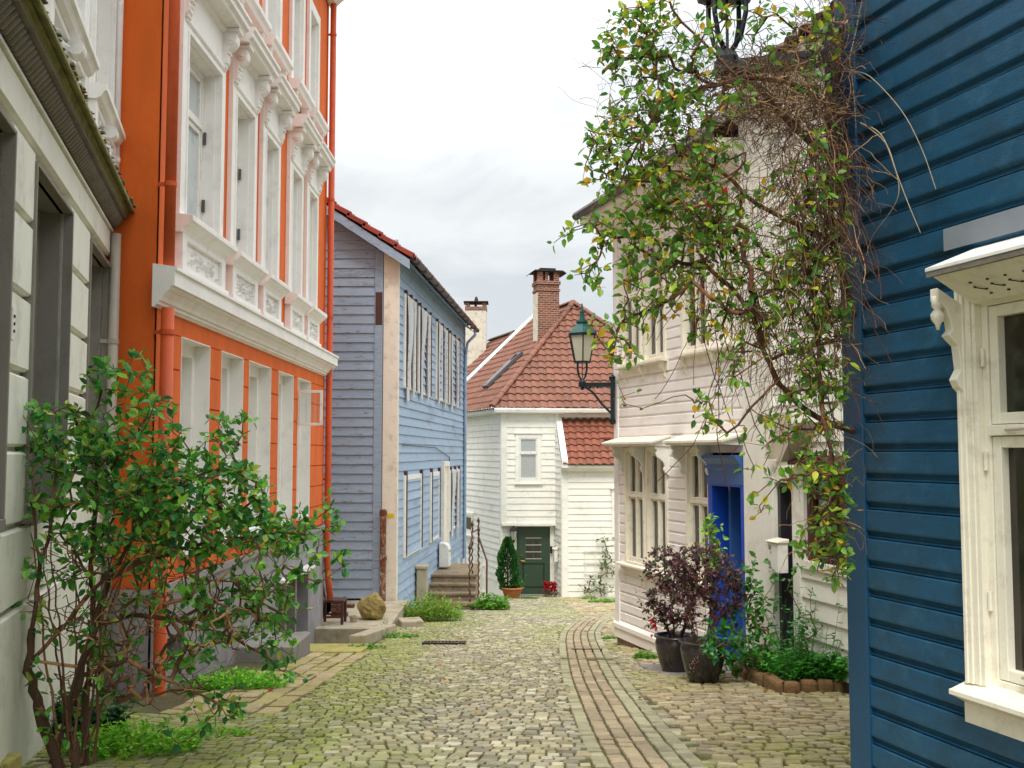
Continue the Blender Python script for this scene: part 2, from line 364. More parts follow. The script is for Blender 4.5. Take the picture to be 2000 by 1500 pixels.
BROWNW = M('dark_brown_wood', (78, 44, 36), rough=.6, var=.2, scale=10, stretch=(1, 1, .3))
DKDOOR = M('charcoal_door_paint', (52, 50, 56), rough=.4, var=.08, scale=4)
BLACKM = M('black_enamel', (20, 20, 22), rough=.35, var=.1)
BRASS = M('brass', (190, 150, 70), rough=.3, var=.1, metal=1)
REDM = M('red_enamel', (206, 34, 30), rough=.35, var=.05)
YELLOWM = M('yellow_label', (236, 196, 36), rough=.5, var=.05)
POTM = M('glazed_dark_pot', (40, 38, 42), rough=.22, var=.25, scale=6, dirt=[((96, 60, 40), .5, 7)], spec=.7)
TERRA = M('terracotta', (182, 108, 62), rough=.7, var=.12, scale=9)
SOIL = M('potting_soil', (58, 44, 34), rough=1, var=.3, scale=30, bump=.6)
EDGE = M('brown_edging_stone', (128, 96, 62), rough=.95, var=.3, scale=9, bump=.7, bscale=25, dirt=[((90, 84, 40), .7, 5)])
# ------------------------------------------------------------------ camera, sky, sun
cam = bpy.data.cameras.new('camera'); co = bpy.data.objects.new('camera', cam); COL.objects.link(co); sc.camera = co
cam.sensor_width = 36; cam.lens = 36.0; cam.clip_end = 2000; cam.clip_start = .05
co.location = (0, 0, EYE); co.rotation_euler = (R(90) + PITCH, 0, 0)
sc.view_settings.view_transform = 'Standard'; sc.view_settings.look = 'None'; sc.view_settings.gamma = 1; sc.view_settings.exposure = EXPOSURE
w = bpy.data.worlds.new('World'); sc.world = w; w.use_nodes = True; nt = w.node_tree; nd = nt.nodes; lk = nt.links
SUN_EL, SUN_AZ = R(58), R(192)       # azimuth clockwise from the street's direction (+Y)
sky = nd.new('ShaderNodeTexSky'); sky.sky_type = 'NISHITA'; sky.sun_disc = False; sky.sun_elevation = SUN_EL; sky.sun_rotation = SUN_AZ; sky.dust_density = 3
tc = nd.new('ShaderNodeTexCoord'); sp = nd.new('ShaderNodeSeparateXYZ'); lk.new(tc.outputs['Generated'], sp.inputs[0])
mp = nd.new('ShaderNodeMapping'); mp.inputs['Scale'].default_value = (1.0, 1.0, 2.6); mp.inputs['Location'].default_value = (.37, .1, .55); lk.new(tc.outputs['Generated'], mp.inputs['Vector'])
n1 = nd.new('ShaderNodeTexNoise'); n1.inputs['Scale'].default_value = 3.4; n1.inputs['Detail'].default_value = 7; n1.inputs['Roughness'].default_value = .55; n1.inputs['Distortion'].default_value = .35; lk.new(mp.outputs['Vector'], n1.inputs['Vector'])
cr = nd.new('ShaderNodeValToRGB'); cr.color_ramp.elements[0].position = .40; cr.color_ramp.elements[1].position = .54
cr.color_ramp.elements[0].color = (.49, .52, .54, 1); cr.color_ramp.elements[1].color = (.625, .645, .65, 1); lk.new(n1.outputs['Fac'], cr.inputs['Fac'])
gr = nd.new('ShaderNodeMapRange'); gr.inputs['From Min'].default_value = .25; gr.inputs['From Max'].default_value = .95; gr.inputs['To Min'].default_value = 1.0; gr.inputs['To Max'].default_value = 3.3   # an overcast sky is brighter overhead
lk.new(sp.outputs['Z'], gr.inputs['Value'])
sca = nd.new('ShaderNodeVectorMath'); sca.operation = 'SCALE'; lk.new(cr.outputs['Color'], sca.inputs[0]); lk.new(gr.outputs['Result'], sca.inputs['Scale'])
s10 = nd.new('ShaderNodeVectorMath'); s10.operation = 'SCALE'; s10.inputs['Scale'].default_value = .1; lk.new(sky.outputs['Color'], s10.inputs[0])
mx = nd.new('ShaderNodeMix'); mx.data_type = 'RGBA'; mx.inputs['Factor'].default_value = .93; lk.new(s10.outputs[0], mx.inputs['A']); lk.new(sca.outputs[0], mx.inputs['B'])
lk.new(mx.outputs['Result'], nd['Background'].inputs['Color']); nd['Background'].inputs['Strength'].default_value = SKY
sl = bpy.data.lights.new('sun', 'SUN'); so = bpy.data.objects.new('sun', sl); COL.objects.link(so); sl.energy = SUN; sl.angle = R(20); sl.color = (1, .955, .88)
sd = Vector((math.sin(SUN_AZ)*math.cos(SUN_EL), math.cos(SUN_AZ)*math.cos(SUN_EL), math.sin(SUN_EL)))
so.rotation_euler = sd.to_track_quat('Z', 'Y').to_euler(); so.location = (6, -6, 20)

# ------------------------------------------------------------------ ground and paving
BAND = [G(*p) for p in ((1268,1500),(1226,1440),(1190,1380),(1160,1325),(1141,1275),(1134,1245),(1141,1228),(1168,1208),(1230,1192))]
b0 = BAND[0]; BAND = [Vector((b0.x+.02, b0.y-1.6, 0))] + BAND
def smooth(path, n=10):
    out = []
    for i in range(len(path)-1):
        p0, p1, p2, p3 = path[max(0,i-1)], path[i], path[i+1], path[min(len(path)-1,i+2)]
        for k in range(n):
            t = k/n; out.append(.5*((2*p1)+(-p0+p2)*t+(2*p0-5*p1+4*p2-p3)*t*t+(-p0+3*p1-3*p2+p3)*t**3))
    out.append(path[-1]); return out
BANDS = smooth(BAND); BA = np.array([(p.x, p.y) for p in BANDS])
def wall_left_x(y):
    if y < 15.9: return -2.92
    if y < 18.5: return -3.3
    return -3.40 + .0705*y
def wall_right_x(y):
    if y < 4.6: return 1.6 + .3*(4.65-y)
    if y < 5.9: return 3.2
    if y < 9.85: return 2.265 + .25*(9.85-y)
    if y < 12.9: return 1.32 + .31*(12.9-y)
    return min(6.0, .24*y + .6)
HOLE = (-2.93, -1.98, 12.95, 15.2)
def gcell(x, y):
    z = gz(y)
    if HOLE[0] < x < HOLE[1] and HOLE[2] < y < HOLE[3]: z -= .62
    return z
g = MB(); 
xs = sorted(set([-400,-80,-30,-12,-8,-5] + [HOLE[0]-.001, HOLE[0]+.001, HOLE[1]-.001, HOLE[1]+.001] + list(np.arange(-4, 6.1, .5)) + [8, 12, 30, 80, 400]))
ys = sorted(set([-200,-60,-20,-8,-4,-2] + [HOLE[2]-.001, HOLE[2]+.001, HOLE[3]-.001, HOLE[3]+.001] + list(np.arange(-1, 42, .5)) + [50, 60, 80, 120, 300, 900]))
vs = [(x, y, gcell(x, y)) for y in ys for x in xs]; nx = len(xs)
g.mesh(vs, [(j*nx+i, j*nx+i+1, (j+1)*nx+i+1, (j+1)*nx+i) for j in range(len(ys)-1) for i in range(nx-1)])
GROUNDM = M('mossy_joint_soil', (84, 78, 48), rough=1, var=.3, scale=6, bump=.6, bscale=40, dirt=[((96, 120, 34), .8, 1.3), ((70, 58, 40), .6, 7)])
struct(g.build('ground', GROUNDM))
COBM = M('cobble_stone', (1., 1., 1.), rough=.72, var=.16, scale=22, bump=.5, bscale=45, dirt=[((150, 146, 70), .35, 9)])

def stone(mb, cx, cy, hx, hy, ang, col, h=.022, lift=0.0, jit=.1, rg=rnd):
    ca, sa = math.cos(ang), math.sin(ang); o = []; m = []; t = []
    tx, ty = rg.uniform(-.05, .05), rg.uniform(-.05, .05); hz = h*rg.uniform(.75, 1.25) + lift
    for (a, b) in ((-1,-1),(1,-1),(1,1),(-1,1)):
        ja, jb = 1 - rg.uniform(0, jit), 1 - rg.uniform(0, jit)
        x, y = a*hx*ja, b*hy*jb
        for lst, f, z in ((o, 1.0, -.008), (m, .97, hz*.72), (t, .84, hz)):
            X, Y = x*f, y*f; wx, wy = cx + X*ca - Y*sa, cy + X*sa + Y*ca
            lst.append((wx, wy, gz(wy) + z + X*tx + Y*ty))
    fs = [(8, 9, 10, 11)]
    for k in range(4): q = (k+1) % 4; fs += [(k, q, 4+q, 4+k), (4+k, 4+q, 8+q, 8+k)]
    mb.mesh(o+m+t, fs, col)

PAL = [(192,182,144),(204,194,156),(180,170,134),(212,202,168),(170,162,134),(196,180,142),(186,180,154),(220,212,182),(158,150,124)]
def stonecol(x, y, rg, warm=0.0):
    c = Vector(lin(rg.choice(PAL)))*rg.uniform(.44, .86)
    n = mnoise.noise(Vector((x*.9, y*.5, 3.1)))*.5 + .5 + .25*mnoise.noise(Vector((x*3.1, y*2.2, 9)))
    side = max(0, min(1, (-x - .0)/1.6))*.85 + max(0, min(1, (x-1.5)/1.0))*.25 + (.25 if y < 8.5 else 0)*(x < -.6)
    f = max(0, min(.85, .12 + (n - .44)*1.5 + side*.65 - (.22 if -1.0 < x < .8 else 0)))
    moss = Vector(lin((150, 162, 44)))*rg.uniform(.65, 1.05)
    c = c.lerp(moss, f*rg.uniform(.3, 1))
    if warm: c = c.lerp(Vector(lin((206, 172, 132)))*rg.uniform(.8, 1.1), warm)
    return tuple(c)
cb = MB(); rg = random.Random(21); y = 3.4; row = 0
def arc(x, y):
    return -.20*abs(math.sin(math.pi*(x+.55+.12*math.sin(y*.7))/2.3)) + .05*math.sin(x*2.1+y)
while y < 31.5:
    pit = .082 if y < 14 else (.1 if y < 22 else .12)
    x = -3.4 + rg.uniform(0, .1)
    while x < 6.2:
        right = x > 1.25 or (x > 1.0 and y < 9)
        wx = (rg.uniform(.09, .15) if right else rg.uniform(.06, .105))*(1.25 if y > 20 else 1)
        cx = x + wx/2; cy = y + arc(cx, y)
        if right: cy = y + .04*math.sin(cx*3+y) + rg.uniform(-.012, .012)
        x += wx
        if not (wall_left_x(cy)-.05 < cx < wall_right_x(cy)+.05): continue
        if abs(cx) > .56*cy + .5: continue
        if HOLE[0]-.05 < cx < HOLE[1]+.28 and 11.7 < cy < HOLE[3]+.1: continue
        if cx < -1.62 and 7.2 < cy < 11.75: continue
        d = np.min((BA[:, 0]-cx)**2 + (BA[:, 1]-cy)**2)
        if d < (.275+wx*.32)**2: continue
        sl = (arc(cx+.05, y)-arc(cx-.05, y))/.1 if not right else .1*math.cos(cx*3+y)
        col = stonecol(cx, cy, rg, .25 if right else .0)
        stone(cb, cx, cy, wx/2-(.005 if right else .003), pit/2-(.0045 if right else .003), math.atan(sl)*.8 + rg.uniform(-.05, .05), col, h=.018 if right else .013, lift=rg.uniform(0, .010) if right else rg.uniform(0, .004), jit=.12, rg=rg)
    y += pit; row += 1
# larger worn flags along the orange house
for i in range(5):
    yy = 7.2
    while yy < 11.7:
        L = rg.uniform(.2, .36); cx = -2.36 + i*.165; 
        if not (cx < -1.62 and False):
            stone(cb, cx + rg.uniform(-.008, .008), yy+L/2, .075, L/2-.008, rg.uniform(-.03, .03), stonecol(cx, yy, rg, .4), h=.02, rg=rg)
        yy += L
struct(cb.build('cobblestone_street', COBM))
# the gutter band of pink setts between grey rows
bd = MB(); OFF = [-.245, -.148, -.049, .049, .148, .245]
seglen = [0]
for i in range(1, len(BANDS)): seglen.append(seglen[-1] + (Vector((BANDS[i].x, BANDS[i].y)) - Vector((BANDS[i-1].x, BANDS[i-1].y))).length)
def bandat(s):
    k = max(0, min(len(seglen)-2, int(np.searchsorted(seglen, s)) - 1)); t = (s-seglen[k])/max(1e-6, seglen[k+1]-seglen[k])
    a, b = BANDS[k], BANDS[k+1]; return a.x+(b.x-a.x)*t, a.y+(b.y-a.y)*t, math.atan2(b.y-a.y, b.x-a.x)
for ci, off in enumerate(OFF):
    s = rg.uniform(0, .1)
    while s < seglen[-1]-.1:
        pink = ci in (1, 2, 3); L = rg.uniform(.10, .2) if pink else rg.uniform(.08, .15)
        x, yb, a = bandat(s + L/2); nxn, nyn = math.sin(a), -math.cos(a)
        base = (178, 160, 128) if pink else (176, 170, 136)
        c = tuple(Vector(lin(base))*rg.uniform(.62, 1.0))
        if not (10.95 < yb < 11.15): stone(bd, x+nxn*off, yb+nyn*off, L/2-.005, .0445, a + rg.uniform(-.03, .03), c, h=.02, jit=.1, rg=rg)
        s += L
struct(bd.build('paving_band', COBM))
# ------------------------------------------------------------------ shared house parts
def window(W, u0, u1, z0, z1, n, parent, mat, pane=None, fw=.045, transom=None, mull=True, sash=.04, fd=.06, curtain=None, room=True, name='window', bars=None, lace=False):
    """a casement window: outer frame, mullion, transom, sashes; panes are children"""
    f = MB(); W.frame(f, u0, u1, z0, z1, fw, n-.02, n+fd*.5)
    cells = []; us = [u0+fw, (u0+u1)/2, u1-fw] if mull else [u0+fw, u1-fw]
    zt = transom if transom else None
    zz = [(z0+fw, zt-.02), (zt+.02, z1-fw)] if zt else [(z0+fw, z1-fw)]
    if zt: W.box(f, u0+fw, u1-fw, zt-.02, zt+.02, n-.02, n+fd*.5+.012)
    for (a, b) in zz:
        for i in range(len(us)-1):
            p, q = us[i] + (.012 if i else 0), us[i+1] - (.012 if i < len(us)-2 else 0); cells.append((p+.003, q-.003, a+.003, b-.003))
        for x in us[1:-1]: W.box(f, x-.012, x+.012, a, b, n-.02, n+fd*.5+.006)
    for (p, q, a, b) in cells: W.frame(f, p, q, a, b, sash, n-.015, n+fd*.5-.006)
    if bars:
        for (p, q, a, b) in cells:
            for k in range(1, bars): zb = a + (b-a)*k/bars; W.box(f, p+sash, q-sash, zb-.009, zb+.009, n-.012, n+.01)
    o = f.build(name, mat, parent, bevel=.003)
    pm = MB()
    for (p, q, a, b) in cells:
        pm.face([W.P(p+sash-.004, a+sash-.004, n-.004), W.P(q-sash+.004, a+sash-.004, n-.004), W.P(q-sash+.004, b-sash+.004, n-.004), W.P(p+sash-.004, b-sash+.004, n-.004)])
    pm.build('pane', pane or GLASS, o)
    if pane is None:
        if room:
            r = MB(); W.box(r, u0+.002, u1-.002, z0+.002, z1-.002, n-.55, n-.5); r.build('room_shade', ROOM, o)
        if curtain:
            c = MB()
            for (ca, cb_, cz0, cz1) in curtain:
                k = 24; vs = []
                for i in range(k+1):
                    u = ca + (cb_-ca)*i/k; d = .018*math.sin(i*1.9)+.008*math.sin(i*4.3) + (.05 if lace else 0)
                    vs += [W.P(u, cz0, n-.09+d), W.P(u, cz1, n-.09+d*.6)]
                c.mesh(vs, [(2*i, 2*i+2, 2*i+3, 2*i+1) for i in range(k)])
            c.build('curtain', LACE if lace else CURT, o, smooth=True)
    return o
def bracket_poly(p, h, z1):      # scroll bracket in (n, z) hanging under z1
    return [(0, z1), (p, z1), (p, z1-.10*h), (p*.86, z1-.16*h), (p*.95, z1-.26*h), (p*.86, z1-.38*h), (p*.62, z1-.46*h), (p*.42, z1-.56*h), (p*.36, z1-.68*h), (p*.44, z1-.78*h), (p*.34, z1-.9*h), (p*.12, z1-.96*h), (0, z1-h)]
def pipe(W, u, z0, z1, n, r, name, mat, parent, clamps=(), shoe=None, top=None, n_sides=12):
    m = MB(); pts = []
    if shoe: pts += [W.P(u+shoe[0], z0-shoe[2], n+shoe[1]), W.P(u+shoe[0]*.35, z0-shoe[2]*.45, n+shoe[1]*.35)]
    pts += [W.P(u, z0, n), W.P(u, z1, n)]
    if top: pts += [W.P(u+t[0], z1+t[2], n+t[1]) for t in top]
    m.tube(pts, r, n_sides); o = m.build(name, mat, parent, smooth=False)
    for p in o.data.polygons: p.use_smooth = len(p.vertices) == 4
    for z in clamps:
        c = MB(); c.tube([W.P(u, z-.02, n), W.P(u, z+.02, n)], r*1.14, n_sides); W.box(c, u-.008, u+.008, z-.015, z+.015, n-r-.06, n-r*.9); c.build('pipe_clamp', mat, o)
    return o
def relief(W, u0, u1, z0, z1, n, amp, parent, mat, seed=1, name='relief_ornament', res=.012):
    nu, nz = max(6, int((u1-u0)/res)), max(6, int((z1-z0)/res)); rg = random.Random(seed); h = np.zeros((nz+1, nu+1))
    U, Z = np.meshgrid(np.linspace(-1, 1, nu+1), np.linspace(-1, 1, nz+1)); asp = (u1-u0)/(z1-z0); X = np.abs(U)*asp; Y = Z
    blobs = []
    for k in range(7):
        cx, cy = rg.uniform(.12, .85)*asp, rg.uniform(-.75, .75); r0 = rg.uniform(.22, .4)
        d = np.hypot(X-cx, Y-cy); th = np.arctan2(Y-cy, X-cx); h = np.maximum(h, np.clip(1-d/r0, 0, 1)**.4*(.55+.45*np.cos(th + d/r0*9*rg.choice((-1, 1)))))
    for k in range(16):
        cx, cy = rg.uniform(0, .9)*asp, rg.uniform(-.85, .85); r0 = rg.uniform(.06, .14); d = np.hypot(X-cx, Y-cy); h = np.maximum(h, .9*np.clip(1-(d/r0)**2, 0, 1)**.5)
    d = np.hypot(X, Y*.8); h = np.maximum(h, np.clip(1-(d/.28)**2, 0, 1)**.5)
    edge = np.minimum(np.minimum(1-np.abs(U), 1-np.abs(Z))*8, 1); h = h*edge
    m = MB(); vs = [W.P(u0+(u1-u0)*i/nu, z0+(z1-z0)*j/nz, n+h[j, i]*amp) for j in range(nz+1) for i in range(nu+1)]
    m.mesh(vs, [(j*(nu+1)+i, j*(nu+1)+i+1, (j+1)*(nu+1)+i+1, (j+1)*(nu+1)+i) for j in range(nz) for i in range(nu)])
    return m.build(name, mat, parent, smooth=True)
def canopy(W, u0, u1, z, proj, parent, mat, mat_top=None, drop=.07, brs=(), bh=.26, bw=.05):
    m = MB(); t = .025
    W.prof(m, [(.0, z+drop), (proj, z), (proj, z-t), (.0, z+drop-t)], u0, u1); o = m.build('canopy', mat_top or mat, parent, bevel=.002)
    f = MB(); W.prof(f, [(0, z-t-.03), (0, z+drop-t-.002), (proj*.9, z-t+.004), (proj*.9, z-t-.02)], u0+.03, u1-.03); f.build('cornice_moulding', mat, o)
    for u in brs:
        b = MB(); W.prof(b, bracket_poly(proj*.72, bh, z-t-.02), u-bw/2, u+bw/2); b.build('bracket', mat, o, bevel=.003)
    return o

# ------------------------------------------------------------------ ORANGE HOUSE
OW = Wall((-2.9, 8.3), (-2.9, 15.8), (0, 8)); OS = Wall((-2.9, 8.3), (-7.0, 8.3), (0, 0))
def h(v): return EYE + v
oh = thing('orange_house', (-2.9, 8.3, gz(8.3)), 'tall orange stucco house with white window surrounds and a grey plinth', 'house')
GW = []       # ground floor openings
for a, b in ((348, 404.5), (427.6, 470.5), (482.5, 525.4), (541, 570), (579, 604)):
    GW.append((OW.U(a), OW.U(b), h(-.86), h(1.016)))
UW = []; uwc = [(343, 412), (443, 480), (504, 529), (558, 577), (592.5, 608)]
for a, b in uwc: UW.append((OW.U(a), OW.U(b), h(2.06), h(3.73)))
TW = [(o[0]+.0, o[1], h(4.86), h(6.35)) for o in UW]
ZP = h(-1.09)
body = MB()
OW.panel(body, 0, 7.5, ZP-.02, h(7.2), GW+UW+TW, n=-.014, depth=.02)
# rusticated blocks between the ground floor openings
edges = [0.13] + [x for o in GW for x in (o[0], o[1])] + [7.45]
levels = [h(1.016-.3*i) for i in range(8)]; levels[-1] = ZP+.006
OW.box(body, .12, 7.45, levels[0]+.006, h(1.22), -.013, .0)
for k in range(0, len(edges), 2):
    for i in range(7):
        a, b = edges[k], edges[k+1]
        OW.uplate(body, [(a, levels[i+1]+.007), (b, levels[i+1]+.007), (b, levels[i]-.007), (a, levels[i]-.007)], -.013, .006)
for i in range(7):
    if levels[i] < h(-.86):
        for o in GW: OW.box(body, o[0]+.001, o[1]-.001, levels[i+1]+.007, min(levels[i], h(-.88))-.007, -.013, .005)
OW.box(body, 0, .115, ZP, h(7.2), -.013, .0); OW.box(body, 7.46, 7.5, ZP, h(7.2), -.013, .0)
sw = MB(); OS.panel(sw, 0.0, 4.1, ZP-.02, h(7.2), (), n=.0)
sw.box((-7.0, 8.35, gz(12)-1), (-3.5, 15.78, h(7.18))); sw.box((-3.5, 15.76, gz(16)-1), (-2.92, 15.785, h(7.18)))
body.build('facade_wall', ORANGE, oh); sw.build('side_wall', ORANGE, oh)
# string course
s_ = MB(); zt = h(1.5)
OW.prof(s_, [(0, zt+.03), (.2, zt), (.2, zt-.025), (.18, zt-.035), (.18, zt-.15), (.15, zt-.155), (.145, zt-.175), (.12, zt-.195), (.085, zt-.24), (.07, zt-.27), (.05, zt-.275), (.05, zt-.30), (.03, zt-.305), (.02, zt-.32), (0, zt-.32)], -.12, 7.62)
s_.build('string_course', STUCCO_W, oh)
def chim(): pass
def step_surround(o, dep=.13, parent=oh, mat=STUCCO_W):   # stepped white reveal
    u0, u1, z0, z1 = o; m = MB()
    OW.panel(m, u0+.10, u1-.10, z0, z1-.12, (), n=-5); m = MB()
    # outer flange
    for (a, b, c, d) in ((u0, u0+.10, z0, z1), (u1-.10, u1, z0, z1), (u0+.10, u1-.10, z1-.12, z1)):
        OW.box(m, a, b, c, d, -dep-.16, -dep)
    # outer reveal lining
    OW.box(m, u0-.003, u0+.006, z0, z1, -dep, .012); OW.box(m, u1-.006, u1+.003, z0, z1, -dep, .012); OW.box(m, u0+.006, u1-.006, z1-.006, z1+.003, -dep, .012)
    OW.box(m, u0+.101, u1-.101, z0-.05, z0, -dep-.2, .03)
    return m.build('window_reveal', mat, parent)
for i, o in enumerate(GW):
    step_surround(o)
    w_ = window(OW, o[0]+.10, o[1]-.10, o[2]+.0, o[3]-.12, -.25, oh, WHITE, pane=PANE_L if i else PANE_L, transom=o[2]+1.25)
    if i == 4:      # its top light stands open into the street
        hin = OW.P(o[0]+.01, 0, 0); zt_, zb_ = OW.Z(600, 762, 0), OW.Z(600, 831, 0)
        zt_, zb_ = h((885-762)/2004.0*hin.y), h((885-831)/2004.0*hin.y); c = MB(); K = Wall((hin.x+.01, hin.y), (hin.x+.345, hin.y+.02), (0, 0))
        K.frame(c, 0, .33, zb_, zt_, .035, -.018, .018); sash = c.build('open_sash', WHITE, w_, bevel=.003)
        p_ = MB(); p_.face([K.P(.035, zb_+.035, 0), K.P(.295, zb_+.035, 0), K.P(.295, zt_-.035, 0), K.P(.035, zt_-.035, 0)]); p_.build('open_sash_pane', GLASS, w_)
for i, o in enumerate(UW):
    u0, u1, z0, z1 = o; a, b = u0-.14, u1+.14
    m = MB()   # architrave and frieze
    OW.box(m, a, u0, z0-.02, z1+.5, -.012, .035); OW.box(m, u1, b, z0-.02, z1+.5, -.012, .035); OW.box(m, u0, u1, z1, z1+.5, -.012, .034)
    OW.box(m, u0-.012, u0+.012, z0, z1+.006, -.2, .046); OW.box(m, u1-.012, u1+.012, z0, z1+.006, -.2, .046); OW.box(m, u0+.012, u1-.012, z1-.012, z1+.012, -.2, .045)
    OW.prof(m, [(.034, z1+.10), (.055, z1+.10), (.055, z1+.075), (.045, z1+.06), (.034, z1+.055)], a+.04, b-.04)
    OW.box(m, u0+.001, u0+.03, z0, z1, -.3, -.02); OW.box(m, u1-.03, u1-.001, z0, z1, -.3, -.02); OW.box(m, u0+.03, u1-.03, z1-.03, z1-.001, -.3, -.02)
    m.build('window_surround', STUCCO_W, oh)
    m = MB(); zc = h(4.36)
    OW.prof(m, [(0, zc+.02), (.27, zc), (.27, zc-.03), (.245, zc-.05), (.245, zc-.10), (.21, zc-.12), (.2, zc-.15), (.08, zc-.155), (.07, zc-.19), (.035, zc-.21), (0, zc-.21)], a-.07, b+.07)
    cor = m.build('window_cornice', STUCCO_W, oh)
    for ub in (a+.07, b-.07):
        c = MB(); z2 = zc-.155
        OW.prof(c, [(0, z2), (.19, z2), (.19, z2-.04), (.165, z2-.055), (.175, z2-.10), (.165, z2-.15), (.13, z2-.19), (.09, z2-.215), (.075, z2-.26), (.085, z2-.30), (.07, z2-.345), (.04, z2-.37), (.03, z2-.42), (0, z2-.44)], ub-.06, ub+.06)
        c.obox(OW.P(ub, z2-.02, .1), OW.u.to_3d()*.078, OW.n.to_3d()*.105, Vector((0, 0, .018)))
        for sd_ in (-1, 1): c.tube([OW.P(ub+sd_*.06, z2-.115, .115), OW.P(ub+sd_*.073, z2-.115, .115)], .05, 12); c.tube([OW.P(ub+sd_*.073, z2-.115, .115), OW.P(ub+sd_*.085, z2-.115, .115)], .02, 10)
        for q in range(4): c.tube([OW.P(ub-.045, z2-.24-.045*q, .09-.012*q), OW.P(ub+.045, z2-.24-.045*q, .09-.012*q)], .016, 8)
        c.build('console_bracket', STUCCO_W, oh, bevel=.004)
    # sill and relief apron
    m = MB(); zs = h(2.03)
    OW.prof(m, [(0, zs+.025), (.17, zs+.01), (.17, zs-.04), (.15, zs-.05), (.13, zs-.075), (.09, zs-.10), (.07, zs-.13), (0, zs-.13)], a-.06, b+.06)
    OW.box(m, a-.0, a+.12, h(1.56), zs-.13, -.012, .07); OW.box(m, b-.12, b+.0, h(1.56), zs-.13, -.012, .07)
    OW.box(m, a+.12, b-.12, zs-.18, zs-.13, -.012, .069); OW.box(m, a+.12, b-.12, h(1.56), h(1.62), -.012, .069)
    OW.box(m, a-.05, b+.05, h(1.53)+.0, h(1.60), -.011, .09); OW.box(m, a+.12, b-.12, h(1.62), zs-.18, -.012, .03)
    m.build('window_sill', STUCCO_W, oh, bevel=.004)
    relief(OW, a+.14, b-.14, h(1.64), zs-.20, .033, .05, oh, STUCCO_W, seed=11+i)
    wd = window(OW, u0+.03, u1-.03, z0+.01, z1-.03, -.16, oh, WHITE, pane=PANE_L, transom=z0+1.1, sash=.05)
    for zz in (z0+.28, z0+.95): hg = MB(); OW.box(hg, u1-.06, u1-.04, zz, zz+.12, -.12, -.095); hg.build('hinge', ZINC, wd)
for i, o in enumerate(TW):
    u0, u1, z0, z1 = o; a, b = u0-.12, u1+.12; m = MB()
    OW.box(m, a, u0, z0-.02, z1+.15, -.012, .03); OW.box(m, u1, b, z0-.02, z1+.15, -.012, .03); OW.box(m, u0, u1, z1, z1+.15, -.012, .029)
    OW.box(m, u0, u0+.03, z0, z1, -.3, -.01); OW.box(m, u1-.03, u1, z0, z1, -.3, -.01)
    OW.box(m, u0+.03, u1-.03, z1-.03, z1-.001, -.3, -.01)
    m.build('window_surround', STUCCO_W, oh)
    m = MB(); zs = z0-.02; OW.prof(m, [(0, zs+.02), (.17, zs+.01), (.17, zs-.05), (.14, zs-.07), (.12, zs-.12), (0, zs-.12)], a-.05, b+.05); sl_ = m.build('window_sill', STUCCO_W, oh, bevel=.003)
    for ub in (a+.05, b-.05):
        c = MB(); OW.prof(c, bracket_poly(.11, .24, zs-.12), ub-.045, ub+.045); c.build('sill_bracket', STUCCO_W, oh)
    window(OW, u0+.03, u1-.03, z0+.01, z1-.03, -.16, oh, WHITE, pane=PANE_L, transom=z0+1.0)
m = MB(); zc = h(7.2); OW.prof(m, [(-.1, zc+.25), (.35, zc+.2), (.35, zc+.1), (.2, zc), (.1, zc-.1), (0, zc-.12)], -.1, 7.6); m.build('roof_cornice', STUCCO_W, oh)
m = MB(); m.mesh([(-2.7, 8.0, h(7.4)), (-2.7, 16, h(7.4)), (-7.2, 16, h(9.0)), (-7.2, 8.0, h(9.0)), (-7.2, 16, h(7.0)), (-7.2, 8, h(7.0))], [(0, 1, 2, 3), (1, 4, 2), (0, 3, 5), (3, 2, 4, 5)]); m.build('roof', TILE_D, oh)
# plinth
m = MB(); BO = [(OW.U(545), OW.U(603), gz(14), h(-1.62)), (OW.U(330), OW.U(362), gz(9.5)+.25, h(-1.55))]
OW.panel(m, -.02, 7.5, gz(16)-.3, ZP, BO, n=.02, depth=.25); OS.panel(m, .0, 4.1, gz(9)-.3, ZP, (), n=.02)
OW.box(m, -.02, 7.52, ZP-.06, ZP, .021, .05); OS.box(m, -.03, 4.1, ZP-.06, ZP, .021, .05)
m.build('plinth', PLINTH, oh)
m = MB(); OW.box(m, BO[0][0]+.01, BO[0][1]-.01, BO[0][2]-.2, BO[0][3]-.01, -.24, -.2)
for x in (.33, .66): OW.box(m, BO[0][0]+(BO[0][1]-BO[0][0])*x-.05, BO[0][0]+(BO[0][1]-BO[0][0])*x+.05, BO[0][2]-.2, BO[0][3]-.01, -.2, -.02)
m.build('basement_door', CONC_G, oh)
m = MB(); OW.box(m, BO[1][0]+.01, BO[1][1]-.01, BO[1][2]+.01, BO[1][3]-.01, -.24, -.2); m.build('basement_hatch', GREYREV, oh)
m = MB(); OW.box(m, BO[0][0]-.08, BO[0][1]+.08, BO[0][3], BO[0][3]+.06, .021, .1); m.build('door_lintel', STUCCO_W, oh)
# downpipes
pipe(OW, -.03, h(-1.98), h(1.18), .10, .052, 'downpipe', ORANGE_P, oh, clamps=(h(.98), h(-1.2)), shoe=(-.02, .12, .16))
pipe(OW, -.03, h(1.5), h(7.1), .10, .045, 'downpipe', ORANGE_P, oh, clamps=(h(2.2), h(4.1)))
pipe(OW, 7.48, h(-1.62), h(7.1), .075, .048, 'downpipe', ORANGE_P, oh, clamps=(h(-.4), h(2.1), h(3.95), h(6.6)), shoe=(.03, .05, .6))

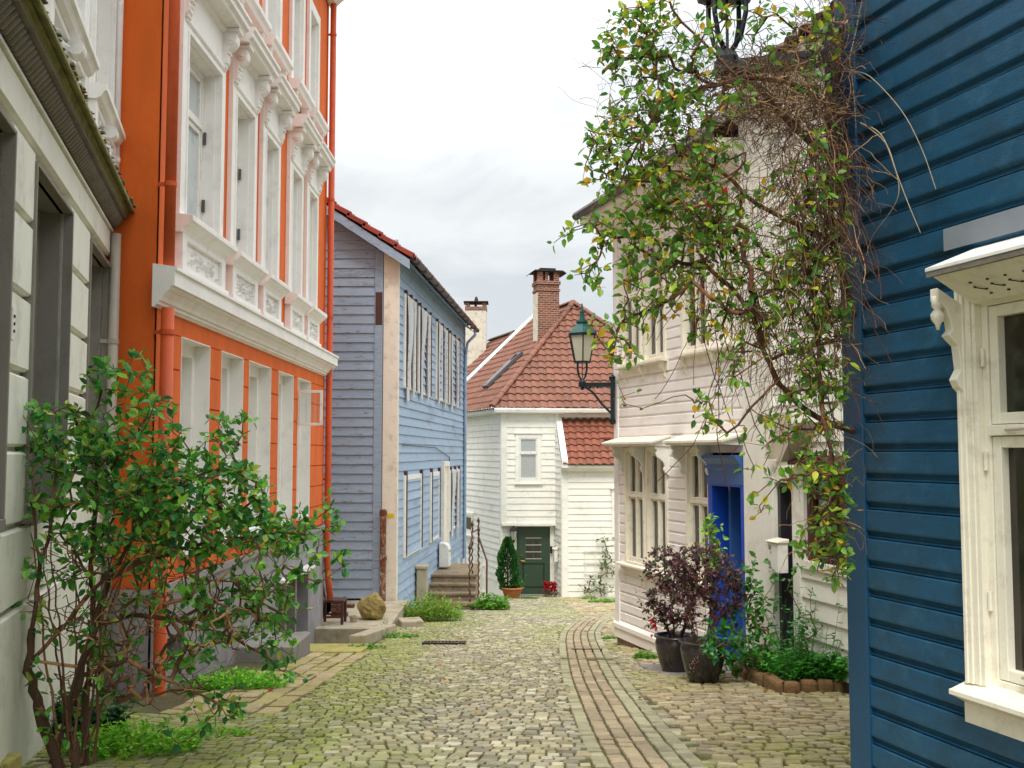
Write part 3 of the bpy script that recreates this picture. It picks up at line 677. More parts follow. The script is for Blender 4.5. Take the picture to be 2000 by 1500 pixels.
# ------------------------------------------------------------------ PALE GREY HOUSE (left foreground)
gdir = Vector((.263, -1)); gb = Vector((-3.31, 8.27)); ga = gb + gdir*5.8
GWL = Wall((gb.x, gb.y), (ga.x, ga.y), (2, 0))          # u = 0 at the far end, growing towards the camera
gh = thing('grey_stone_house', (gb.x, gb.y, gz(6)), 'pale grey house with block-work front, mossy cornice and deep grey window recesses', 'house')
def gu(px): return GWL.U(px)
o1 = (gu(115), gu(40), h(-.30), h(1.5)); o2 = (gu(199)-.0, gu(156), h(-.30), h(1.5)); o2 = (max(.06, o2[0]), o2[1], o2[2], o2[3]); o0 = (gu(-150), gu(-60), h(-.3), h(1.5))
OPS = [o1, o2, (o1[1]+.55, o1[1]+1.6, h(-.3), h(1.5))]
m = MB(); GWL.panel(m, 0, 5.9, gz(8)-.3, h(1.85), OPS, n=-.012, depth=.02)
lv = [h(1.58), h(1.18), h(.79), h(.40), h(.02), h(-.36), h(-.76)]
gaps = [(0.005, OPS[1][0]-.02), (OPS[1][1]+.02, OPS[0][0]-.02), (OPS[0][1]+.02, OPS[2][0]-.02), (OPS[2][1]+.02, 5.9)]
for (a, b) in gaps:
    if b-a < .03: continue
    for i in range(len(lv)-1):
        if lv[i] <= h(-.3): continue
        z1_, z0_ = lv[i]-.012, max(lv[i+1], h(-.36))+.012
        GWL.prof(m, [(-.012, z0_), (.012, z0_), (.03, z0_+.014), (.03, z1_-.014), (.012, z1_), (-.012, z1_)], a, b)
for (a, b), (z0_, z1_) in [((0, 5.9), (lv[6]+.012, lv[5]-.012)), ((0, 5.9), (gz(8)-.3, lv[6]-.012)), ((0, 5.9), (lv[0]+.02, h(1.80)))]:
    GWL.prof(m, [(-.012, z0_), (.012, z0_), (.034, z0_+.014), (.034, z1_-.014), (.012, z1_), (-.012, z1_)], a, b)
m.build('ground_floor_wall', GREYWALL, gh, bevel=.0)
m = MB()
for o in OPS:
    a, b, c, d = o
    for (p, q, r0) in ((a-.02, a+.02, -.32), (b-.02, b+.02, -.32)): pass
    GWL.box(m, a-.02, a, c, d+.02, -.33, .045); GWL.box(m, b, b+.02, c, d+.02, -.33, .045); GWL.box(m, a, b, d, d+.02, -.33, .044)
    GWL.box(m, a, a+.12, c, d, -.34, -.15); GWL.box(m, b-.12, b, c, d, -.34, -.15); GWL.box(m, a+.12, b-.12, d-.12, d, -.34, -.151)
    GWL.box(m, a-.02, b+.02, c-.06, c, -.34, .05)
m.build('window_recess', GREYREV, gh, bevel=.004)
for o in OPS: window(GWL, o[0]+.12, o[1]-.12, o[2]+.02, o[3]-.12, -.27, gh, GREYREV, pane=PANE, transom=o[2]+1.15)
# cornice between the floors
m = MB(); z = h(1.80)
GWL.prof(m, [(0, z+.0), (.05, z+.0), (.05, z+.02), (.035, z+.03), (.035, z+.045), (0, z+.045)], -.02, 5.9); m.build('cornice_bed_moulding', GREYWALL, gh)
m = MB(); GWL.prof(m, [(0, z+.045), (.03, z+.045), (.04, z+.075), (.07, z+.10), (.07, z+.115), (.15, z+.115), (.15, z+.125), (0, z+.126)], -.04, 5.9); m.build('cornice', GREYDK, gh)
m = MB(); u = 0
while u < 5.85:
    m.tube([GWL.P(u, z+.05, .045), GWL.P(u+.03, z+.075, .07), GWL.P(u+.035, z+.112, .115)], [.024, .03, .022], 8); u += .062
m.build('cornice_dentils', GREYDK, gh, smooth=True)
m = MB(); GWL.prof(m, [(0, z+.127), (.152, z+.127), (.155, z+.17), (.166, z+.178), (0, z+.186)], -.045, 5.9); m.build('cornice_fascia', MOSSY, gh)
m = MB(); rg = random.Random(4)
for u in np.arange(-.06, 5.85, .35): 
    t = rg.uniform(.8, 1.15); GWL.prof(m, [(0, z+.20), (.166, z+.187), (.205, z+.16), (.212, z+.165), (.205, z+.20), (.0, z+.26)], u, u+.348, c=(t, t, t))
cs = m.build('cornice_slab', MOSSY, gh)
m = MB()
for k in range(500):
    u = rg.uniform(-.05, 5.8); n = rg.uniform(.10, .215); s = rg.uniform(.008, .022); zz = z+.26-n*.3+rg.uniform(-.004, .012); p = GWL.P(u, zz, n); c = lin(rg.choice([(96, 100, 40), (130, 96, 40), (120, 60, 40), (70, 80, 36), (150, 130, 50)]))
    m.lathe(p, [(s*.2, -s*.3), (s, 0), (s*.8, s*.5), (s*.2, s*.8)], 6, c)
m.build('moss_tufts', LEAF, cs)
# upper floor
m = MB(); UP = [(.12+.0, 1.18, h(2.63), h(4.3)), (1.72, 2.95, h(2.63), h(4.3)), (3.5, 4.7, h(2.63), h(4.3))]
ua = (gu(215), gu(158)); ub_ = (gu(153), gu(75))
GWL.panel(m, 0, 5.9, z+.16, h(5.4), UP, n=0, depth=.2); 
m.box((-7.0, 2.6, gz(6)-.5), (-3.4, 8.2, h(5.3)))
m.build('upper_wall', STUCCO_W, gh)
for i, o in enumerate(UP):
    a, b = o[0]-.07, o[1]+.07; m = MB(); zs = h(2.60)
    GWL.prof(m, [(0, zs+.02), (.13, zs+.005), (.13, zs-.035), (.11, zs-.045), (.09, zs-.08), (.06, zs-.10), (0, zs-.10)], a, b)
    GWL.box(m, a+.02, a+.12, h(1.97), zs-.10, 0, .06); GWL.box(m, b-.12, b-.02, h(1.97), zs-.10, 0, .06); GWL.box(m, a+.12, b-.12, h(1.97), h(2.05), 0, .055)
    GWL.box(m, a+.12, b-.12, zs-.14, zs-.1, 0, .055)
    GWL.box(m, o[0]-.04, o[0]+.0, zs+.02, o[3]+.06, 0, .04); GWL.box(m, o[1], o[1]+.04, zs+.02, o[3]+.06, 0, .04); GWL.box(m, o[0], o[1], o[3], o[3]+.06, 0, .04)
    m.build('window_apron', STUCCO_W, gh, bevel=.003)
    relief(GWL, a+.13, b-.13, h(2.06), zs-.15, .005, .075, gh, STUCCO_W, seed=41+i, res=.014)
    c = MB(); uc = (a+b)/2; c.tube([GWL.P(uc-.06, zs-.17, .09), GWL.P(uc+.06, zs-.17, .09)], .05, 14); c.build('scroll_ornament', STUCCO_W, gh)
    window(GWL, o[0], o[1], o[2]+.02, o[3], -.12, gh, WHITE, pane=PANE_L, transom=o[2]+1.1)
m = MB(); m.mesh([(-1.3, 2.2, h(5.4)), (-3.1, 8.3, h(5.4)), (-7.0, 8.3, h(7.4)), (-7.0, 2.2, h(7.4)), (-7, 8.3, h(5.2)), (-7, 2.2, h(5.2))], [(0, 1, 2, 3), (1, 4, 2), (0, 3, 5), (3, 2, 4, 5)]); m.build('roof', TILE_D, gh)
pipe(GWL, .06, gz(8), h(1.78), .075, .04, 'downpipe', PIPEB, gh, clamps=(h(.9), h(-.5)))
pipe(GWL, .03, h(1.98), h(5.2), .05, .035, 'downpipe', STUCCO_W, gh, clamps=(h(2.4),))
# bell panel
u_, z_ = GWL.uz(18, 632, .03); npn = thing('doorbell_panel', GWL.P(u_, z_, .04), 'narrow white doorbell panel with three small dark buttons on the pale grey blocks', 'doorbell')
m = MB(); GWL.box(m, u_-.022, u_+.022, z_-.078, z_+.078, .03, .05); m.build('plate', WHITE, npn, bevel=.004)
for k in (-1, 0, 1):
    m = MB(); m.tube([GWL.P(u_, z_+k*.035, .05), GWL.P(u_, z_+k*.035, .056)], .008, 10); m.build('button', BLACKM, npn)
def figures(W, text, u, z, n, size, mat, parent, name='lettering', flip=False):
    cu = bpy.data.curves.new(name, 'FONT'); cu.body = text; cu.size = size; cu.align_x = 'CENTER'; cu.align_y = 'CENTER'; cu.extrude = .001
    t = bpy.data.objects.new(name, cu); COL.objects.link(t); bpy.context.view_layer.update()
    dg = bpy.context.evaluated_depsgraph_get(); me = bpy.data.meshes.new_from_object(t.evaluated_get(dg)); bpy.data.objects.remove(t)
    ux = W.u.to_3d(); nn = W.n.to_3d()
    if ux.cross(Vector((0, 0, 1))).dot(nn) < 0: ux = -ux
    mat_ = Matrix((ux, Vector((0, 0, 1)), nn)).transposed().to_4x4()
    pos = W.P(u, z, n); base = Vector((0, 0, 0)); q = parent
    while q is not None: base = base + q.location; q = q.parent
    me.transform(Matrix.Translation(pos-base) @ mat_)
    at = me.color_attributes.new('col', 'FLOAT_COLOR', 'CORNER'); at.data.foreach_set('color', [1.0]*(4*len(at.data)))
    me.materials.clear(); me.materials.append(mat); ob = bpy.data.objects.new(name, me); COL.objects.link(ob); ob.parent = parent; return ob
# ------------------------------------------------------------------ FADED BLUE HOUSE (left, beyond the orange one)
BG = Wall((-2.08, 18.5), (-7.0, 18.5), (0, 0)); BS = Wall((-2.10, 18.5), (-1.37, 28.8), (0, 20))
bh = thing('faded_blue_house', (-2.1, 18.5, gz(18.5)), 'faded blue wooden house with boarded-up windows, white corner board and red tiled roof', 'house')
ze = h(3.66)
def gab(z):
    x = max(0.0, (z - ze)/.66); return (x + .0, 4.92)
m = MB(); BG.siding(m, .42, 4.92, h(-2.58), h(6.4), .170, .024, (), urange=lambda z: (max(.42, gab(z)[0]-.1), 4.92), jit=.02, cv=.07, seg=2.2, seed=5)
BG.panel(m, 0, 4.9, gz(19)-.3, h(3.9), (), n=-.03); m.build('gable_wall', GABLEBLUE, bh)
m = MB(); BG.box(m, .262, .415, h(-3.0), h(3.72), -.02, .034); BG.box(m, .27, .40, h(2.55), h(2.9), -.02, .0345)
m.build('trim_board', GABLEBLUE, bh, bevel=.003)
m = MB(); BG.box(m, .275, .40, h(2.32), h(2.92), .034, .038); m.build('exposed_timber', BROWNW, bh)
m = MB(); BG.box(m, -.02, .25, h(-2.95), h(3.66), -.02, .045); BS.box(m, -.03, .10, h(-2.95), h(3.66), -.02, .04); m.build('corner_board', OLDCREAM, bh, bevel=.004)
m = MB(); BG.panel(m, .0, 4.9, gz(19)-.4, h(-2.56), (), n=.0); BG.box(m, .3, 4.9, gz(19)-.4, h(-2.60), -.1, -.0); m.build('stone_foundation', STONE, bh)
LW = [(789, 823, 924, 1088), (843, 856, 914, 1046), (879, 897, 911, 1034)]
ops = []
m = MB(); zlow = lambda u: 0
def sru(z):      # wall foot follows the falling street
    return (0.10, 10.32)
BS.siding(m, .10, 10.32, h(-3.05), h(3.62), .170, .024, (), jit=.02, cv=.06, seg=3.4, seed=8)
BS.panel(m, 0, 10.3, h(-3.9), h(-3.02), (), n=.0); m.build('street_wall', BLUEGREY, bh)
m = MB(); BS.box(m, 10.26, 10.36, h(-3.6), h(3.6), -.02, .05); m.build('corner_board', BLUEGREY, bh)
m = MB(); m.box((-7, 18.6, gz(22)-1.2), (-2.35, 28.7, h(3.6))); bk = Wall((-1.37, 28.8), (-7, 28.8), (-3, 40)); bk.panel(m, 0, 5.6, h(-4.5), h(3.8)); m.build('rear_wall', GABLEBLUE, bh)
# lower wall band in render with a ragged edge at the corner
m = MB(); BS.prof(m, [(0, h(-4.0)), (.035, h(-4.0)), (.03, h(-3.06)), (0, h(-3.04))], 1.9, 9.9); m.build('base_render', CONC_G, bh)
# roof
rr = BG; ridge_z = ze + .66*3.3
def roofpt(du, z): return BG.P(du, z, 0)
V = Vector((-1, 0, .66)).normalized(); N = Vector((.66, 0, 1)).normalized()
eave0 = Vector((BS.P(-.35, 0, .30).x, 18.5-.32, ze - .30*.66 + .02)); eave1 = Vector((BS.P(10.6, 0, .30).x, 28.8+.3, ze - .30*.66 + .02))
U = (eave1-eave0); L = U.length; U.normalize(); Lv = 3.95/V.x*-1
m = MB(); tiles(m, eave0 + N*.06, U, V, N, L, Lv, tw=.22, rh=.34, seed=9, amp=.026); rf = m.build('roof', TILE_R, bh)
m = MB()
for k in range(12):      # overlapping verge tiles
    p0 = eave0 + V*(k*.34) + N*.06; p1 = eave0 + V*(k*.34+.38) + N*.03; t = rnd.uniform(.8, 1.2)
    m.mesh([p0+Vector((0,-.03,-.03)), p0+Vector((0,.22,-.03)), p1+Vector((0,.22,-.03)), p1+Vector((0,-.03,-.03)), p0+N*.055+Vector((0,-.03,0)), p0+N*.055+Vector((0,.22,0)), p1+N*.045+Vector((0,.22,0)), p1+N*.045+Vector((0,-.03,0))],
           [(3,2,1,0),(4,5,6,7),(0,1,5,4),(1,2,6,5),(2,3,7,6),(3,0,4,7)], (t, t, t))
m.build('verge_tiles', TILE_R, rf)
rx = eave0 + V*Lv; 
m = MB(); m.mesh([rx, rx+U*L, rx+U*L+Vector((-3.6, 0, -2.4)), rx+Vector((-3.6, 0, -2.4))], [(0,1,2,3)]); m.build('rear_roof_slope', TILE_R, bh)
m = MB(); a0 = eave0 - N*.02
for (yo, th, zz0, zz1) in ((0, .035, -.17, .0),):
    b0_, b1_ = a0 + Vector((0, -.0, 0)), a0 + V*Lv
    m.mesh([b0_+Vector((0,0,zz0)), b1_+Vector((0,0,zz0)), b1_+Vector((0,0,zz1)), b0_+Vector((0,0,zz1)), b0_+Vector((0,th,zz0)), b1_+Vector((0,th,zz0)), b1_+Vector((0,th,zz1)), b0_+Vector((0,th,zz1))],
           [(0,1,2,3),(7,6,5,4),(0,4,5,1),(1,5,6,2),(2,6,7,3),(3,7,4,0)])
m.build('bargeboard', GABLEBLUE, bh)
m = MB(); s0 = a0 - N*.03; m.mesh([s0, s0+U*L, s0+U*L+V*1.2, s0+V*Lv+U*.4, s0+V*Lv], [(0,1,2),(0,2,3,4)]); m.build('eaves_soffit', GABLEBLUE, bh)
g_ = MB(); K = 9; prev = None; vs = []
for s_ in (0.0, L-.1):
    for k in range(K):
        a = math.pi*(k/(K-1)); c = eave0 + U*s_ + Vector((.075 - .07*math.cos(a) - .01, 0, -.0 - .065*math.sin(a) + .02 - .012*s_/L)); vs.append(c)
g_.mesh(vs, [(k, k+1, K+k+1, K+k) for k in range(K-1)])
gt = g_.build('gutter', ZINC, bh)
for k in range(14): m = MB(); p = eave0 + U*(.3+k*(L-.6)/13); m.obox(p+Vector((.06, 0, -.02)), (.08, 0, 0), (0, .012, 0), (0, 0, .055)); m.build('gutter_bracket', ZINC, gt)
m = MB(); e = eave1 + Vector((.0, -.45, -.04)); m.tube([e, e+Vector((.02, .0, -.12)), e+Vector((-.2, .05, -.34)), e+Vector((-.24, .06, -.6)), BS.P(10.2, h(2), .07), BS.P(10.2, h(-3.3), .07)], .04, 10); m.build('downpipe', BLUEGREY, bh)
# old cast downpipe at the near corner
m = MB(); pz = [h(-3.15), h(-1.98), h(-1.93), h(-1.0)]; pu = .215
m.tube([BG.P(pu, h(-3.28), .13), BG.P(pu, h(-1.0), .13)], .055, 12)
for zz in (h(-3.02), h(-1.85), h(-1.06)): m.tube([BG.P(pu, zz-.04, .13), BG.P(pu, zz+.04, .13)], .07, 12)
o = m.build('downpipe', RUSTP, bh, smooth=False)
m = MB(); BG.box(m, .03, .18, h(-1.16), h(-1.08), .045, .049); m.build('yellow_label', YELLOWM, bh); m = MB(); BG.box(m, .15, .165, h(-1.11), h(-1.095), .049, .051); BG.box(m, .06, .14, h(-1.145), h(-1.14), .049, .051); m.build('label_print', GREYDK, bh)
# boarded-up windows
def boarded(u0, u1, z0, z1, i, upper):
    rg = random.Random(60+i); fr = MB()
    BS.box(fr, u0, u0+.13, z0, z1, .0, .055); BS.box(fr, u1-.12, u1, z0, z1, .0, .055); BS.box(fr, u0+.13, u1-.12, z0, z0+.08, 0, .058); BS.box(fr, u0+.13, u1-.12, z1-.09, z1, 0, .058)
    if upper and i % 2 == 0: BS.box(fr, (u0+u1)/2-.07, (u0+u1)/2+.07, z0, z1, .0, .054)
    f = fr.build('window_frame', WHITE, bh, bevel=.003)
    for u in ([u0+.13, u1] + ([(u0+u1)/2+.07] if upper else [])): b = MB(); BS.box(b, u+.001, u+.12, z0+.02, z1+.08, .0, .064); b.build('bare_timber', BROWNW, f)
    s = MB()
    mid = ((u0+u1)/2+.07) if (upper and i % 2 == 0) else None
    BS.siding(s, u0+.22, u1-.12, z0+rg.uniform(0, .1), z1, .17, .034, ((mid-.14, mid, 0, 99),) if mid else (), cv=.08, seg=9, jit=.03, seed=i, n=.03)
    s.build('boarding', BLUEGREY, f)
    if upper:      # shreds of plastic sheet
        for q, (c0, wid) in enumerate([(u0+.16, rg.uniform(.45, .75)), (u0+.66*(u1-u0), rg.uniform(.2, .35))]):
            p = MB(); n1, n2 = 7, 16; top = z1-.02; bot = z0 - (rg.uniform(.02, .28)); vs = []
            for j in range(n2+1):
                t = j/n2; ww = wid*(.75+.25*math.sin(t*2.6+.6+i))*(1-.3*t)
                for k in range(n1+1):
                    vs.append(BS.P(c0 + ww*k/n1 + .01*math.sin(t*5+i), top + (bot-top)*t, .072 + .016*math.sin(k*1.1+t*3) + .010*math.sin(t*6+i+q)))
            p.mesh(vs, [(j*(n1+1)+k, j*(n1+1)+k+1, (j+1)*(n1+1)+k+1, (j+1)*(n1+1)+k) for j in range(n2) for k in range(n1)]); p.build('torn_sheet', PLASTIC, f, smooth=True)
def bu(px): return BS.U(px, .03)
for i, (a, b) in enumerate(((787, 809), (815, 838), (850, 872), (876, 895))):
    boarded(bu(a), bu(b), h(1.22), h(3.0), i, True)
boarded(bu(789), bu(822), h(-1.95), h(-.42), 5, False); boarded(bu(840), bu(857), h(-1.95), h(-.42), 6, False); boarded(bu(878), bu(896), h(-1.95), h(-.42), 7, True)
m = MB(); ud0, ud1 = bu(863), bu(874); BS.frame(m, ud0, ud1, h(-2.66), h(-.2), .12, .0, .09, wb=0); 
df = m.build('door_frame', WHITE, bh, bevel=.003); m = MB(); BS.box(m, ud0+.12, ud1-.12, h(-2.66), h(-.33), .02, .045); m.build('door', OLDCREAM, bh)
m = MB(); m.tube([BS.P(bu(876), h(-.1), .05), BS.P(bu(876)+.02, h(-1.2), .045), BS.P(bu(876), h(-2.7), .05)], .012, 5); m.tube([BS.P(.5, h(.15), .04), BS.P(bu(850), h(.12), .045), BS.P(bu(876), h(-.1), .05)], .008, 5); m.build('cable', IRON, bh)
# stone steps, rail, pillar, letter box
st = thing('stone_steps', (-1.3, 22.3, gz(22.3)), 'worn stone steps with dark risers climbing to the faded blue house', 'steps')
x0, x1 = -1.82, -.80; m = MB(); nb = MB(); top = h(-2.66); gy = gz(21.9)
for k in range(4):
    y0 = 21.85 + k*.3; zt = gy + (top-gy)*(k+1)/4
    m.box((x0, y0-.03, zt-.055), (x1+.03, y0+.33 if k < 3 else 25.0, zt)); nb.box((x0, y0+.01, gz(24)-.4), (x1, y0+.33 if k < 3 else 24.9, zt-.057))
m.build('tread', STEPM, st, bevel=.012); nb.build('riser', STONE, st)
rl = thing('iron_railing', (-.82, 22.3, gz(22)), 'rusty twisted iron railing on the stone steps', 'railing')
def twist(mb, p, zt, r=.016):
    n = int((zt-p[2])/.02); pts = [Vector((p[0]+.012*math.sin(i*.8), p[1]+.012*math.cos(i*.8), p[2]+(zt-p[2])*i/n)) for i in range(n+1)]
    mb.tube(pts, r, 6); mb.lathe((p[0], p[1], zt), [(.015, 0), (.035, .03), (.04, .055), (.02, .09), (.004, .14)], 8)
for (x, y, zb, zt) in ((-.90, 21.95, gy+.16, h(-2.05)), (-.88, 22.8, top, h(-1.62)), (-.80, 24.6, top, h(-1.66)), (-.74, 22.9, gz(23), h(-1.75))):
    m = MB(); twist(m, (x, y, zb), zt); m.build('post', RUST, rl)
m = MB(); m.tube([(-.90, 21.95, h(-2.15)), (-.88, 22.8, h(-1.75))], .018, 6); m.tube([(-.88, 22.8, h(-1.75)), (-.80, 24.6, h(-1.8))], .018, 6); m.tube([(-.74, 22.9, h(-1.85)), (-.55, 22.6, h(-2.35)), (-.55, 22.6, gz(22.6))], .02, 6); m.build('handrail', RUST, rl)
pl = MB(); pl.box((-1.90, 20.6, gz(20.6)-.1), (-1.70, 20.85, h(-2.30))); pl.box((-1.93, 20.57, h(-2.30)), (-1.67, 20.88, h(-2.24)))
tag(pl.build('concrete_post', CONC, None, bevel=.01), 'short weathered white concrete post before the stone steps', 'post')
mbx = thing('letter_box', BS.P(BS.U(856), h(-2.4), .1), 'white round-topped letter box on the faded blue wall beside the steps', 'letter box')
m = MB(); uc = BS.U(856); k0 = [( .06, h(-2.6)), (.28, h(-2.6)), (.28, h(-2.2)), (.25, h(-2.12)), (.17, h(-2.07)), (.06, h(-2.06))]; BS.prof(m, k0, uc-.2, uc+.2); m.build('box', WHITE, mbx, bevel=.008)
m = MB(); BS.box(m, uc-.15, uc+.15, h(-2.27), h(-2.25), .281, .284); m.build('slot', BLACKM, mbx)
pk = MB()
for k in range(7): pk.box((-1.55+k*.13, 27.0, gz(27)), (-1.49+k*.13, 27.04, h(-2.75)))
pk.box((-1.6, 26.97, h(-2.95)), (-.65, 27.0, h(-2.89))); pk.box((-1.6, 26.97, gz(27)+.2), (-.65, 27.0, gz(27)+.26))
tag(pk.build('picket_fence', OLDCREAM, None), 'low pale picket fence behind the stone steps', 'fence')

# ------------------------------------------------------------------ WHITE HIPPED HOUSE at the end of the street
LWD = Vector((-.3375, 1)).normalized()
c0 = Vector((-.30, 30.0)); HF = Wall((c0.x, c0.y), (6.0, 30.15), (0, 0)); HL = Wall((c0.x, c0.y), (c0.x+LWD.x*7.2, c0.y+LWD.y*7.2), (0, 0))
hh = thing('white_hipped_house', (1.0, 30.2, gz(30)), 'white wooden house with a steep hipped clay roof closing the end of the street', 'house')
zev = h(1.30)
m = MB(); HW = (HF.U(1013), HF.U(1050), HF.Z(1030, 937), HF.Z(1030, 854))
HF.siding(m, .15, HF.U(1084), h(-2.02), zev-.12, .185, .022, (HW,), n=.10, cv=.03, seed=3)
HF.siding(m, HF.U(1076), 6.0, gz(31)-.1, zev-.12, .185, .022, (), n=-.06, cv=.03, seed=4)
m.build('front_wall', WHITEWOOD, hh)
m = MB(); sm = (HL.U(925), HL.U(907), h(-2.52), h(-1.98)); HL.siding(m, .12, 7.2, h(-3.75), zev-.12, .185, .022, (), cv=.03, seed=6); HL.panel(m, 0, 7.2, gz(33)-.6, h(-3.73), (), n=.01)
m.build('side_wall', WHITEWOOD, hh)
m = MB(); HF.box(m, -.02, .15, h(-2.05), zev-.1, -.02, .135); HF.box(m, HF.U(1084)-.0, HF.U(1084)+.1, h(-2.05), zev-.1, -.02, .135); HL.box(m, -.03, .12, gz(31)-.1, zev-.1, -.03, .04); HF.box(m, .0, HF.U(1090), h(-2.10), h(-2.02), -.1, .16)
HF.box(m, -.0, HF.U(1009), gz(31)-.1, h(-2.11), -.25, -.02); HF.box(m, HF.U(1074), HF.U(1082), gz(31)-.1, h(-2.11), -.25, -.02); HF.box(m, HF.U(1009), HF.U(1074), h(-2.14), h(-2.11), -.25, -.03)
m.build('trim_boards', WHITEWOOD, hh, bevel=.004)
m = MB()
hd0, hd1 = HF.U(1011), HF.U(1073); HF.box(m, hd0, hd1, gz(30)+.05, h(-2.14), -.15, -.10)
for (a, b, c, d) in ((.16, .48, .15, .75), (.54, .86, .15, .75)): 
    W_ = hd1-hd0
    HF.frame(m, hd0+W_*.16, hd1-W_*.16, gz(30)+.25, gz(30)+.95, .03, -.10, -.085)
dr = m.build('door', DKGREEN, hh, bevel=.003); m = MB(); W_ = hd1-hd0
for i in range(2):
    for j in range(3):
        z_b = h(-2.14)-.36-.2*j; a = hd0+W_*(.27+.24*i); HF.box(m, a, a+W_*.2, z_b-.15, z_b, -.10, -.095)
m.build('door_pane', PANE, dr); m = MB()
for j in range(4): HF.box(m, hd0+W_*.25, hd0+W_*.75, h(-2.14)-.355-.2*j+.012, h(-2.14)-.355-.2*j+.034, -.0999, -.085)
m.build('glazing_bar', PIPEB, dr)
m = MB(); m.tube([HF.P(hd0+.1, gz(30)+1.02, -.08), HF.P(hd0+.1, gz(30)+1.02, -.04), HF.P(hd0+.22, gz(30)+1.0, -.04)], .014, 8); m.lathe(HF.P(hd0+.1, gz(30)+1.15, -.075), [(.03, 0), (.03, .05)], 10); m.build('handle', BRASS, dr)
m = MB(); HF.box(m, hd0-.05, hd1+.05, gz(30)-.1, gz(30)+.05, -.2, .12); m.build('doorstep', CONC_G, hh)
m = MB(); u0, u1, z0, z1 = HW
HF.frame(m, u0-.1, u1+.1, z0-.1, z1+.1, .10, .08, .15); HF.box(m, u0-.13, u1+.13, z1+.1, z1+.13, .08, .18); HF.box(m, u0-.13, u1+.13, z0-.13, z0-.1, .08, .18); m.build('window_surround', WHITEWOOD, hh, bevel=.003)
window(HF, u0, u1, z0, z1, .12, hh, WHITE, pane=PANE_C, transom=z0+(z1-z0)*.62, mull=False, lace=True, sash=.03, fw=.03, curtain=[(u0+.05, u1-.05, z0+.05, z1-.05)])
m = MB(); a, b, c, d = sm; HL.frame(m, a-.08, b+.08, c-.08, d+.08, .08, .0, .07); HL.box(m, a-.12, b+.12, c-.13, c-.08, 0, .12); m.build('window_surround', WHITEWOOD, hh)
window(HL, a, b, c, d, .03, hh, WHITE, pane=PANE, mull=False, fw=.03)
m = MB(); ul = HL.U(909); HL.box(m, ul, ul+.25, h(-.75), h(.75), .0, .09); HL.box(m, ul+.25, ul+1.1, h(.65), h(.75), .0, .09); HL.box(m, ul+.25, ul+1.1, h(-.75), h(-.65), .0, .09); m.build('window_surround', WHITEWOOD, hh)
window(HL, ul+.25, ul+1.1, h(-.65), h(.65), .03, hh, WHITE, pane=PANE)
m = MB(); HF.box(m, HF.U(1074), HF.U(1078), h(-2.9), h(-2.7), .0, .06); m.build('door_bell', BLACKM, hh)
# main roof
ap = Vector((2.05, 34.0, h(4.98))); nL = Vector((.947, .32, 0)); dL = Vector((LWD.x, LWD.y, 0))
ce = Vector((-.30, 30.0, zev)) - Vector((.28, .30, 0)); ce.z = zev   # eave corner with overhang
Bp = ap + dL*3.85
def roof_plane(mb, e0, e1, t0, t1, **kw):      # e0-e1 the eave, t0-t1 above it (t may coincide)
    U = (e1-e0); W = U.length; U.normalize(); nn = U.cross(((t0+t1)/2 - e0)).normalized()
    if nn.z < 0: nn = -nn
    V = nn.cross(U); V = V if V.z > 0 else -V
    L0, L1 = (t0-e0).dot(V), (t1-e0).dot(V); L = (L0+L1)/2; a, b = (t0-e0).dot(U), (t1-e0).dot(U)
    tiles(mb, e0, U, V, nn, max(W, b, a+W)+1, L, urange=lambda v: (a*min(1, v/L), W + (b-W)*min(1, v/L)), **kw)
eR = Vector((6.3, 29.75, zev)); eL = ce + dL*8.0
slopeL = 0
# left plane: eave ce..eL, ridge ap..Bp
m = MB(); tR = ap + Vector((2.2, .05, 0))
vL_b = Bp - nL*3.9; vL_b.z = zev
roof_plane(m, ce, ce + dL*((vL_b-ce).dot(dL)), ap, Bp, seed=11); 
roof_plane(m, ce, eR, ap, ap+Vector((.03, 0, 0)), seed=12)
mr = m.build('main_roof', TILE, hh)
m = MB(); ridge_caps(m, ce+Vector((.0, 0, .05)), ap+Vector((0, 0, .06)), .09); ridge_caps(m, ap+Vector((0, 0, .06)), Bp+Vector((0, 0, .06)), .09, seed=6); ridge_caps(m, eR+Vector((0, 0, .05)), ap+Vector((0, 0, .06)), .09, seed=8); m.build('ridge_tiles', TILE, mr)
m = MB(); vb = vL_b; m.tube([vb+Vector((0, 0, .04)), Bp+Vector((0, 0, .06))], .11, 6); m.build('verge_flashing', WHITE, mr)
m = MB(); m.mesh([Bp, ap, eR+Vector((0, 5, 0)), Bp+Vector((5, 1, -3))], [(0, 1, 2, 3)]); m.mesh([eR, ap, eR+Vector((0, 5, 0))], [(0, 1, 2)]); m.build('rear_slope', TILE_D, hh)
# boxed eaves and gutter
m = MB()
HF.prof(m, [(0, zev-.16), (.30, zev-.14), (.34, zev-.12), (.36, zev-.03), (.30, zev+.02), (0, zev+.02)], -.22, 6.2); m.build('eaves_box', WHITEWOOD, hh)
m = MB(); HL.prof(m, [(0, zev-.16), (.24, zev-.14), (.28, zev-.12), (.30, zev-.03), (.24, zev+.02), (0, zev+.02)], -.10, 7.4); m.build('eaves_box', WHITEWOOD, hh)
# solid bodies behind the walls
m = MB(); bodyp = [(c0.x+.1, c0.y+.3), (5.9, 30.4), (5.9, 37), (c0.x+LWD.x*7.1+.3, c0.y+LWD.y*7.1)]
vs = [(x, y, gz(31)-.8) for x, y in bodyp] + [(x, y, zev-.05) for x, y in bodyp]; m.mesh(vs, [(0, 1, 5, 4), (1, 2, 6, 5), (2, 3, 7, 6), (3, 0, 4, 7), (4, 5, 6, 7)]); m.build('rear_wall', WHITEWOOD, hh)
